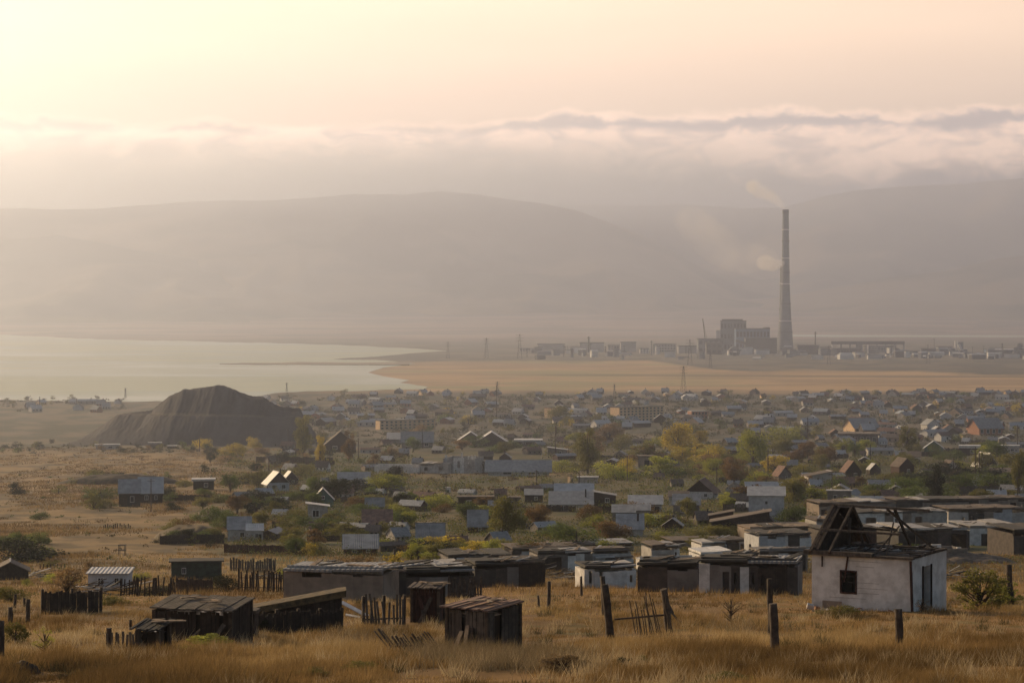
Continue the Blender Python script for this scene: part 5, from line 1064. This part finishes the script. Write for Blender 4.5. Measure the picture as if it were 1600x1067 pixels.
# blocks that stand out in the town
def slab(px0, px1, yb, hpx, mtl, label, lm, dep, yaw=0, rows_=4, cols_=6, roof=R_tar, name='apartment_block', Yf=None, cat='block'):
    x, y, z = at((px0+px1)/2, yb); s = mpp(y); W = (px1-px0)*s; D = dep; h = hpx*s
    e = empty(name, (x, y+D/2, z), R(yaw)-math.atan2(x, y), label, cat); MB().bx(-W/2, W/2, -D/2, D/2, -1, h).build('wall', mtl, e); MB().bx(-W/2-.2, W/2+.2, -D/2-.2, D/2+.2, h, h+.5).build('roof', roof, e)
    for i in range(rows_):
        for j in range(cols_):
            wx = (j+.5)/cols_*W-W/2; wz = (i+.55)/rows_*h; MB().bx(wx-W/cols_*.22, wx+W/cols_*.22, -D/2-.06, -D/2+.02, wz-h/rows_*.25, wz+h/rows_*.25).build('window', G_dark, e)
    if lm: LMK.append(((px0+px1)/2, yb-hpx/2, lm)); return e
slab(952, 1040, 658, 22, M_orange, 'long apartment block whose narrow left end wall glows ochre in the sun', 'sunlit ochre block', 13, yaw=38, rows_=5, cols_=12)
slab(856, 866, 653, 15, M_orange, 'smaller pale sunlit house with dark doorway left of the ochre block', 'smaller sunlit house', 12, yaw=40, rows_=1, cols_=2, roof=R_red, name='house', cat='house')
slab(1078, 1104, 655, 12, M_brick, 'pinkish brick house with a row of small windows in the town', 'pinkish brick house', 14, yaw=15, rows_=2, cols_=5, roof=R_grey, name='house', cat='house')
slab(586, 680, 671, 14, M_orange, 'long low block with a narrow orange-lit left end behind the hip roofed house', 'long shadowed block', 9, yaw=24, rows_=3, cols_=12)
slab(1356, 1362, 640, 9, M_lime, 'tiny cream tower house above the three-gabled house', None, 8, rows_=2, cols_=1, name='house', cat='house')

# ------------------------------------------------------------------ power station and works
C_con = mat('stained_concrete', (.15, .162, .18), (.11, .12, .135), .06, bump=0); C_blue = mat('blue_grey_cladding', (.12, .185, .29), (.09, .135, .21), .05, grime=0)
C_dark = mat('dark_cladding', (.085, .08, .075), (.055, .052, .05), .05); C_pale = mat('pale_cladding', (.62, .60, .56), (.5, .48, .45), .05)
def bz(row, Y): return CZ-(row-HY)*Y/FPX
def chimney(px, row0, row1, w0, w1, wm_, Y, label, lm, bands):
    s = mpp(Y); x = (px-CX)*s; z0, z1 = 0.0, bz(row1, Y); e = empty('smokestack', (x, Y, 0), 0, label, 'chimney'); n = 28; P, Q = [], []
    V, F = [], []
    def rad(t): return s*.5*(w1+(wm_-w1)*(1-t)+(w0-wm_)*max(0, 1-t*2.0)**1.6)
    for i in range(n+1): t = i/n; P.append((0, 0, z0-2+(z1-z0+2)*t)); Q.append(rad(t))
    MB().tube(P, Q, 28).build('shaft', C_con, e, smooth=True)
    for t, m_ in bands:
        MB().tube([(0, 0, z1*t-1), (0, 0, z1*t+1)], [rad(t)+1.2, rad(t)+1.2], 24).build('gallery', m_, e)
    MB().tube([(0, 0, z1-9), (0, 0, z1+.5)], [rad(1)+.5, rad(1)+.5], 24).build('rim', C_dark, e)
    LMK.append((px, (row0+row1)/2, lm))
chimney(1227.5, 548, 328, 26, 9.5, 16, 5334, 'very tall tapering grey power station chimney, the tallest thing in view', 'tallest chimney', [(t, C_pale if i % 2 else C_dark) for i, t in enumerate((.14, .22, .34, .48, .56, .66, .78, .86))])
chimney(1225.5, 548, 416, 27, 13, 19, 5400, 'shorter second chimney hidden behind the base of the tallest chimney', 'shorter chimney', [(.5, C_dark), (.8, C_pale)])
def big(px0, px1, top, bot, Y, dep, mtl, nm, label, roof=C_dark, wins=None, extra=None, lm=None, cat='building', yaw=0):
    s = mpp(Y); W = (px1-px0)*s; x = ((px0+px1)/2-CX)*s; h = bz(top, Y); e = empty(nm, (x, Y+dep/2, 0), R(yaw), label, cat)
    MB().bx(-W/2, W/2, -dep/2, dep/2, -2, h).build('wall', mtl, e); MB().bx(-W/2-1, W/2+1, -dep/2-1, dep/2+1, h, h+1.6).build('roof', roof, e)
    if wins:
        for i in range(wins[0]):
            for j in range(wins[1]):
                cw = W/wins[1]; ch = h/wins[0]; wx = (j+.5)*cw-W/2; wz = (i+.55)*ch; MB().bx(wx-cw*.3, wx+cw*.3, -dep/2-.3, -dep/2+.1, wz-ch*.22, wz+ch*.22).build('window', G_dark, e)
    if lm: LMK.append(((px0+px1)/2, (top+bot)/2, lm))
    return e, W, h
e, W, h = big(1128, 1168, 502, 548, 5300, 60, C_con, 'boiler_house', 'tall grey boiler house of the power station with chamfered roof', wins=(3, 8), lm='boiler house', yaw=-6)
MB().bx(-W/2+3, W/2-8, -24, 20, h+1.6, h+5).build('roof_house', C_dark, e)
MB().bx(-W/2-10, -W/2, -26, 10, -2, h*.72).build('stair_tower', C_pale, e); MB().bx(-W/2-10.5, -W/2, -26.5, -26.1, h*.42, h*.46).build('ledge', C_dark, e)
for i in range(5): MB().bx(-W/2+6+i*10, -W/2+8+i*10, -31, -29, 0, h).build('pilaster', C_con, e)
e, W, h = big(1150, 1203, 514, 548, 5240, 50, C_blue, 'turbine_hall', 'long blue-grey turbine hall in front of the boiler house', wins=(2, 10), lm='turbine hall')
MB().bx(W/2-10, W/2-.5, -28, 24, h+1.6, h+4).build('roof_house', C_dark, e)
big(1165, 1214, 529, 552, 5180, 30, C_dark, 'workshop', 'dark lower workshop between the turbine hall and the chimney')
big(1091, 1131, 530, 556, 5150, 40, C_con, 'workshop', 'square brownish workshop left of the boiler house', wins=(2, 5), lm='brownish workshop')
big(1104, 1128, 536, 562, 5080, 30, C_dark, 'workshop', 'dark square shed in front of the brownish workshop', wins=(2, 3))
e, W, h = big(1138, 1158, 548, 566, 4980, 24, C_pale, 'rounded_hangar', 'pale rounded hangar below the turbine hall')
MB().tube([(0, -12, h*.75), (0, 12, h*.75)], [W*.42, W*.42], 16).build('vault', C_con, e)
big(1180, 1198, 561, 571, 4800, 18, C_pale, 'loading_frame', 'pale low frame shed below the turbine hall', wins=(1, 4))
e, W, h = big(1246, 1280, 540, 556, 5100, 30, C_dark, 'workshop', 'dark block right of the chimney foot')
# conveyor gallery from the ground up to the boiler house
q = empty('conveyor_gallery', ((1150-CX)*mpp(5120), 5120, 0), 0, 'inclined dark conveyor gallery running down to the right from the boiler house', 'conveyor')
MB().bar((0, 0, bz(532, 5120)), (62*mpp(5120), 0, bz(552, 5120)), 6, 5).build('gallery', C_dark, q)
for k in (15, 35, 52): MB().bx(k*mpp(5120)-1, k*mpp(5120)+1, -1, 1, -1, bz(532+k*.32, 5120)-2).build('support', C_con, q)
# long pipe rack on the right
q = empty('pipe_bridge', ((1356-CX)*mpp(5200), 5200, 0), 0, 'long dark overhead gallery on legs right of the chimney', 'gallery'); s = mpp(5200)
MB().bx(-57*s, 57*s, -4, 4, bz(538, 5200), bz(533, 5200)).build('gallery', C_dark, q)
for k in range(9): MB().bx((-56+k*14)*s-1.6, (-56+k*14)*s+1.6, -2, 2, -1, bz(538, 5200)).build('support', C_pale if k in (0, 4) else C_con, q)
LMK.append((1356, 536, 'long overhead gallery'))
e = empty('conveyor_gallery', ((1494-CX)*mpp(5150), 5150, 0), 0, 'pale angled conveyor and small tower at the right of the works', 'conveyor'); s = mpp(5150)
MB().bx(-2*s, 0, -3, 3, -1, bz(532, 5150)).build('tower', C_pale, e); MB().bar((4*s, 0, bz(538, 5150)), (14*s, -8, bz(560, 5150)), 5, 5).build('gallery', C_pale, e); MB().bx(-24*s, -2*s, -5, 5, bz(548, 5150), bz(544, 5150)).build('bridge', C_con, e)
MB().bx(4*s, 12*s, 5, 20, -1, bz(534, 5150)).build('silo', C_con, e); LMK.append((1500, 545, 'angled pale conveyor'))
rw = random.Random(31)
def thin(px, top, Y, wpx, label, mtl=C_dark):
    s = mpp(Y); e = empty('mast', ((px-CX)*s, Y, 0), 0, label, 'mast'); MB().tube([(0, 0, -1), (0, 0, bz(top, Y))], [wpx*s*.6, wpx*s*.4], 8).build('shaft', mtl, e)
    MB().bx(-wpx*s*.9, wpx*s*.9, -wpx*s*.9, wpx*s*.9, bz(top, Y)*.9, bz(top, Y)*.9+1.2).build('platform', mtl, e)
for i in range(14):
    px = rw.uniform(1290, 1600) if i % 2 else rw.uniform(820, 1110); Y = rw.uniform(4700, 5400); tp = HY+FPX*CZ/Y-rw.uniform(9, 24); s = mpp(Y)
    e = empty('mast', ((px-CX)*s, Y, 0), 0, None, 'mast', 'thin masts of the works'); MB().tube([(0, 0, -1), (0, 0, bz(tp, Y))], [.9, .5], 6).build('shaft', C_dark, e); MB().bx(-3, 3, -.4, .4, bz(tp, Y)*.9, bz(tp, Y)*.9+.7).build('crossarm', C_dark, e)
    FILL.append((e, px, tp+8, 'thin works mast'))
thin(1274, 518, 5150, 2.2, 'slim dark stack right of the power station chimney')
thin(920, 526, 5300, 3, 'dark stack rising from the hazy district on the left')
thin(883, 541, 5250, 1.8, 'short stack left of the bright white hall')
thin(946, 541, 5250, 1.8, 'short stack right of the dark hazy stack')
thin(1018, 532, 5000, 2.2, 'pale slim stack in the middle of the hazy district', C_con)
# leaning crane left of the boiler house
e = empty('crane', ((1104-CX)*mpp(5350), 5350, 0), 0, 'leaning lattice crane left of the boiler house', 'crane'); s = mpp(5350)
MB().bar((0, 0, 0), (-6*s, 0, bz(498, 5350)), 2.2).build('boom', C_dark, e); MB().bx(-5, 8, -4, 4, -1, 12).build('cab', C_dark, e); MB().bar((5, 0, 10), (-5*s, 0, bz(502, 5350)), .7).build('stay', C_dark, e)
# hazy apartment district and sheds
for i, (a, b_, t, bo, Y, m_, lb, ww) in enumerate([
 (884, 902, 547, 560, 5200, C_pale, 'bright white hall in the hazy district', None), (840, 882, 538, 558, 5400, C_con, 'broad hazy apartment block left of the bright white hall', (4, 8)),
 (906, 944, 536, 560, 5350, C_con, 'hazy apartment block right of the bright white hall', (4, 8)), (950, 968, 540, 560, 5300, C_con, 'narrow hazy block right of the dark stack', (3, 4)),
 (970, 994, 535, 560, 5400, C_con, 'hazy block with stepped top in the district', (4, 5)), (1000, 1014, 545, 562, 5200, C_pale, 'low pale hazy block', (3, 3)),
 (1024, 1056, 538, 562, 5300, C_con, 'broad hazy block left of the workshops', (3, 7)), (1060, 1088, 541, 562, 5200, C_con, 'hazy block next to the brownish workshop', (3, 6)),
 (1060, 1076, 558, 570, 4800, C_dark, 'dark low shed in front of the hazy blocks', None), (812, 834, 545, 557, 5450, C_con, 'leftmost faint apartment block of the district', (3, 5)),
 (1300, 1345, 545, 557, 5150, C_dark, 'long dark shop below the overhead gallery', (1, 10)), (1352, 1400, 541, 553, 5350, C_con, 'grey shop behind the overhead gallery', (1, 10)),
 (1400, 1440, 549, 566, 5000, C_con, 'pale ribbed plant hall right of centre in the works', (2, 8)), (1442, 1470, 546, 560, 5100, C_dark, 'dark plant hall between the ribbed hall and the conveyor', None),
 (1290, 1350, 560, 568, 4900, C_dark, 'long low dark shed in front of the works', (1, 12)), (1515, 1545, 556, 565, 5000, C_con, 'rounded low shed right of the conveyor', None),
 (1540, 1612, 546, 556, 5200, C_blue, 'long blue-grey hall at the right edge of the works', (1, 12)), (1352, 1372, 560, 567, 4950, C_pale, 'short pale shed below the ribbed plant hall', None),
 (1478, 1520, 562, 569, 4800, C_dark, 'low dark shed in front of the angled conveyor', (1, 6)), (1570, 1612, 562, 571, 4750, C_con, 'low grey shed at the right edge in front of the works', (1, 6)),
 (1208, 1240, 556, 566, 4950, C_dark, 'low dark annex at the foot of the tallest chimney', (1, 6)), (1252, 1262, 551, 560, 4950, C_pale, 'tiny pale kiosk right of the tallest chimney', None)]):
    if a < 1100 and m_ is C_con: m_ = mat('haze_paled_wall', (.38, .36, .34), (.30, .285, .27), .05); ww = ww if i % 3 == 0 else None  # distance haze put into the paler wall colour, with some windows left out
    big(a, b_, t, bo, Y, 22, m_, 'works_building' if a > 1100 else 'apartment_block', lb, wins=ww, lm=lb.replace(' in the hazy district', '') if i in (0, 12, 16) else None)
for i in range(125):                                        # scattered low sheds, tanks and rail wagons of the works
    px = rw.uniform(1240, 1605) if i % 3 else rw.uniform(830, 1240); Y = rw.uniform(4550, 5300); row = HY+FPX*CZ/Y; w_ = rw.uniform(4, 26); hp = rw.uniform(2, 10); m_ = rw.choice([C_pale, C_con, C_dark, C_con, C_pale])
    s = mpp(Y); e = empty('works_shed', ((px-CX)*s, Y, 0), rw.uniform(-.5, .5), None, 'shed', 'low sheds scattered over the works'); W = w_*s; h = hp*s
    if i % 5 == 4: MB().tube([(0, 0, -1), (0, 0, h*1.6)], [W*.22, W*.22], 14).build('tank', m_, e); MB().tube([(0, 0, h*1.6), (0, 0, h*1.75)], [W*.23, W*.05], 14).build('lid', C_dark, e); FILL.append((e, px, row-hp/2, 'small round works tank')); e.name = 'works_tank'; e['category'] = 'tank'; e['group'] = 'tanks of the works'; continue
    MB().bx(-W/2, W/2, -6, 6, -1, h).build('wall', m_, e); MB().prismx([(-7, h+.01), (7, h+.01), (0, h+2.2)], -W/2-.6, W/2+.6).build('roof', rw.choice([C_pale, C_dark, C_con]), e)
    FILL.append((e, px, row-hp/2, {id(C_pale): 'pale', id(C_con): 'grey', id(C_dark): 'dark'}[id(m_)]+(' long' if w_ > 14 else ' short')+' works shed'))
# lattice pylons across the plain
def pylon(px, py, hpx, label=None):
    Y = CZ*FPX/(py-HY); s = mpp(Y); h = hpx*s; e = empty('pylon', ((px-CX)*s, Y, 0), rw.uniform(-.4, .4), label, 'pylon'); b_ = h*.09
    q = MB(); t_ = .32*s
    for i in (-1, 1):
        for j in (-1, 1): q.bar((i*b_, j*b_, -1), (i*b_*.15, j*b_*.15, h), t_)
    for k in range(6):
        z0 = h*k/6; z1 = h*(k+1)/6; a0 = b_*(1-.85*k/6); a1 = b_*(1-.85*(k+1)/6)
        q.bar((-a0, -a0, z0), (a1, -a1, z1), t_*.6); q.bar((a0, -a0, z0), (-a1, -a1, z1), t_*.6)
    q.build('tower', C_dark, e)
    for zz in (.72, .84, .95): MB().bx(-h*.16, h*.16, -.2, .2, h*zz, h*zz+t_).build('crossarm', C_dark, e)
    if not label: FILL.append((e, px, py-hpx/2, 'thin lattice pylon'))
for a in [(196, 622, 16), (777, 620, 24), (812, 560, 38), (1068, 612, 40), (1078, 570, 40), (700, 560, 26), (760, 560, 32), (1110, 575, 26), (1295, 570, 30), (1450, 568, 30), (960, 618, 18), (1566, 560, 24), (448, 612, 14)]: pylon(*a)

# ------------------------------------------------------------------ smoke
def smoke(name, label, pts, dens, col=(.97, .95, .95)):
    """a chain of puffs joined into one volume: px, row, radius px"""
    e_ = MB(); import bmesh
    bm = bmesh.new(); Y = 5320.; s = mpp(Y)
    for px, row, r in pts:
        m_ = Matrix.Translation(((px-CX)*s, Y, bz(row, Y))) @ Matrix.Diagonal((r*s*1.2, r*s*1.2, r*s, 1)); bmesh.ops.create_icosphere(bm, subdivisions=2, radius=1, matrix=m_)
    me = bpy.data.meshes.new(name); bm.to_mesh(me); bm.free(); o = bpy.data.objects.new(name, me); COL.objects.link(o)
    rm = o.modifiers.new('join', 'REMESH'); rm.mode = 'VOXEL'; rm.voxel_size = 4
    m = bpy.data.materials.new(name); m.use_nodes = True; g = NT(m.node_tree); geo = g.n('ShaderNodeNewGeometry')
    n1 = g.noise(geo.outputs['Position'], .018, 4, .6, .5); pv = g.n('ShaderNodeVolumePrincipled'); pv.inputs['Color'].default_value = (*col, 1); pv.inputs['Anisotropy'].default_value = .68
    g.put(pv.inputs['Density'], g.m('MULTIPLY', g.step(n1, .30, .62), dens)); o_ = g.n('ShaderNodeOutputMaterial'); g.l(pv.outputs[0], o_.inputs['Volume']); me.materials.append(m)
    tag(o, label, 'smoke', kind='stuff'); return o
smoke('smoke', 'thin pale smoke drifting left from the top of the tallest chimney', [(1224, 323, 4), (1218, 318, 6), (1210, 311, 8), (1200, 304, 10), (1189, 300, 12), (1178, 292, 12)], .024)
smoke('smoke', 'bright dense puff of smoke at the mouth of the shorter chimney', [(1222, 411, 5), (1215, 413, 8), (1206, 414, 11), (1196, 410, 13)], .028)
smoke('smoke', 'faint smoke trail spreading left from the shorter chimney', [(1206, 412, 12), (1196, 404, 18), (1180, 402, 24), (1164, 403, 27), (1146, 398, 29), (1128, 388, 30), (1110, 374, 30), (1094, 358, 28), (1080, 344, 24)], .0036)

# small garden sheds and cabins among the mid-distance gardens
rs = random.Random(314)
ZN = [(380, 640, 752, 800, 9, .42), (420, 860, 800, 862, 12, .36), (640, 870, 765, 800, 7, .42), (1000, 1170, 740, 830, 10, .42), (1130, 1600, 712, 790, 34, .55), (880, 1300, 684, 735, 20, .7), (600, 880, 680, 735, 12, .7), (420, 600, 690, 740, 8, .7), (1300, 1600, 680, 712, 16, .8)]
pick = []
for x0, x1, y0, y1, n, sc in ZN:
    k = 0
    for t in range(400):
        if k >= n: break
        px, py = rs.uniform(x0, x1), rs.uniform(y0, y1)
        if any(abs(px-l[0]) < 30 and abs(py-8-l[1]) < 16 for l in LMK) or any(abs(px-a) < 26 and abs(py-b_) < 8 for a, b_ in pick): continue
        pick.append((px, py)); k += 1; x, y, z = at(px, py); wl, rf_ = rs.choice([W_dark, W_grey, M_lime, M_gconc, M_white, W_red, M_beige]), rs.choice([R_grey, R_silver, R_brown, R_grey, R_red]); q = rs.randrange(4)
        e = empty('garden_cabin', (x, y, z), rs.choice([0, .1, -.15, .5, 1.4, -.4]), None, 'cabin', 'small cabins among the gardens', sc*rs.uniform(.85, 1.2))
        for nm, me in farhouse(q, wl, rf_):
            o = bpy.data.objects.new(nm, me); COL.objects.link(o); o.parent = e
        WN[id(W_red)] = 'reddish'; FILL.append((e, px, py-6, f"{['small', 'long', 'steep', 'low long'][q]} {WN[id(wl)]} cabin with {RN[id(rf_)]} roof"))
for x0, x1, y0, y1, n, _ in ZN:
    for t in range(max(2, n//3)):
        px, py = rs.uniform(x0, x1), rs.uniform(y0, y1); w_ = rs.uniform(28, 80); hp = 6+4*(py-690)/150
        f_ = fence(px, py, px+w_, py+rs.uniform(-4, 4), hp, int(w_/2.6), rs.choice([W_dark, W_grey, W_raw, W_dark]), None, wfrac=.95, jit=.12, posts=3, rails=1)
        FILL.append((f_, px+w_/2, py-4, 'dark' if t % 2 else 'weathered')); FILL[-1] = (f_, px+w_/2, py-4, 'long garden fence' if w_ > 55 else 'short garden fence')
# ------------------------------------------------------------------ labels for the things told apart by what stands beside them
used = {o['label'] for o in bpy.data.objects if 'label' in o}
def rel(dx, dy):
    d = math.hypot(dx, dy*2); far = 'just ' if d < 28 else ('' if d < 70 else 'well ')
    if abs(dx) > abs(dy)*2.0: return far + ('left of' if dx < 0 else 'right of')
    if far == 'well ': far = 'some way '
    return far + (('below and ' if dy > 0 else 'above and ')+('left of' if dx < 0 else 'right of') if abs(dx) > abs(dy)*.7 else ('below' if dy > 0 else 'above'))
for e, px, py, look in FILL:
    c = sorted(LMK, key=lambda l: math.hypot(l[0]-px, (l[1]-py)*2.5)); lab = None
    for l in c[:5]:
        t = f"{look} {rel(px-l[0], py-l[1])} the {l[2]}"
        if t not in used and len(t.split()) <= 16: lab = t; break
    if not lab:
        for i in range(9):
            for j in range(i+1, 10):
                a, b_ = c[i], c[j]; t = f"{look} {rel(px-a[0], py-a[1])} the {a[2]}, {rel(px-b_[0], py-b_[1])} the {b_[2]}"
                if t not in used and len(t.split()) <= 16: lab = t; break
            if lab: break
    if not lab:
        lk = ' '.join(look.split()[-3:])
        for a in c[:25]:
            t = f"{lk} {rel(px-a[0], py-a[1])} the {a[2]}"
            if t not in used and len(t.split()) <= 16: lab = t; break
    if not lab: lab = ' '.join(t.split()[:16])
    used.add(lab); e['label'] = lab

# ------------------------------------------------------------------ the air
hz = MB().bx(-19000, 19000, -900, 21000, -42, 1180).build('haze', None)
hz.data.materials.clear()
hm = bpy.data.materials.new('haze_air'); hm.use_nodes = True; g = NT(hm.node_tree)
pv = g.n('ShaderNodeVolumePrincipled'); pv.inputs['Color'].default_value = (.645, .712, .90, 1); pv.inputs['Density'].default_value = 1.08e-4; pv.inputs['Anisotropy'].default_value = .75
o_ = g.n('ShaderNodeOutputMaterial'); g.l(pv.outputs[0], o_.inputs['Volume']); hz.data.materials.append(hm)
hz['kind'] = 'stuff'; hz['label'] = 'pale smoky haze hanging over the whole valley'

# low cloud that hangs over the ridge tops
ms = MB().bx(-9500, 9500, 12700, 17200, 520, 1170).build('mist', None); ms.data.materials.clear()
mt = bpy.data.materials.new('ridge_mist'); mt.use_nodes = True; g = NT(mt.node_tree); mt.cycles.volume_step_rate = .35
geo = g.n('ShaderNodeNewGeometry'); sp = g.n('ShaderNodeSeparateXYZ'); g.l(geo.outputs['Position'], sp.inputs[0]); z_ = sp.outputs[2]
mp = g.n('ShaderNodeMapping'); g.l(geo.outputs['Position'], mp.inputs[0]); mp.inputs['Scale'].default_value = (.00055, .0005, .0022)
nn = g.noise(mp.outputs[0], 1.0, 3, .55); rise = g.step(g.m('ADD', z_, g.m('MULTIPLY', g.m('SUBTRACT', nn, .5), 500)), 560, 900)
edge_ = g.m('MULTIPLY', g.m('SUBTRACT', 1, g.step(z_, 1060, 1168)), g.m('MULTIPLY', g.step(sp.outputs[1], 12700, 13600), g.m('SUBTRACT', 1, g.step(g.m('ABSOLUTE', sp.outputs[0]), 7500, 9400))))
pv = g.n('ShaderNodeVolumePrincipled'); pv.inputs['Color'].default_value = (.62, .705, .84, 1); pv.inputs['Anisotropy'].default_value = .6
g.put(pv.inputs['Density'], g.m('MULTIPLY', g.m('MULTIPLY', rise, edge_), g.m('SUBTRACT', 6.5e-4, g.m('MULTIPLY', g.step(sp.outputs[0], -300, 2600), 5.9e-4)))); o_ = g.n('ShaderNodeOutputMaterial'); g.l(pv.outputs[0], o_.inputs['Volume']); ms.data.materials.append(mt)
tag(ms, 'soft low cloud hiding the tops of the mountains', None, None, 'stuff')
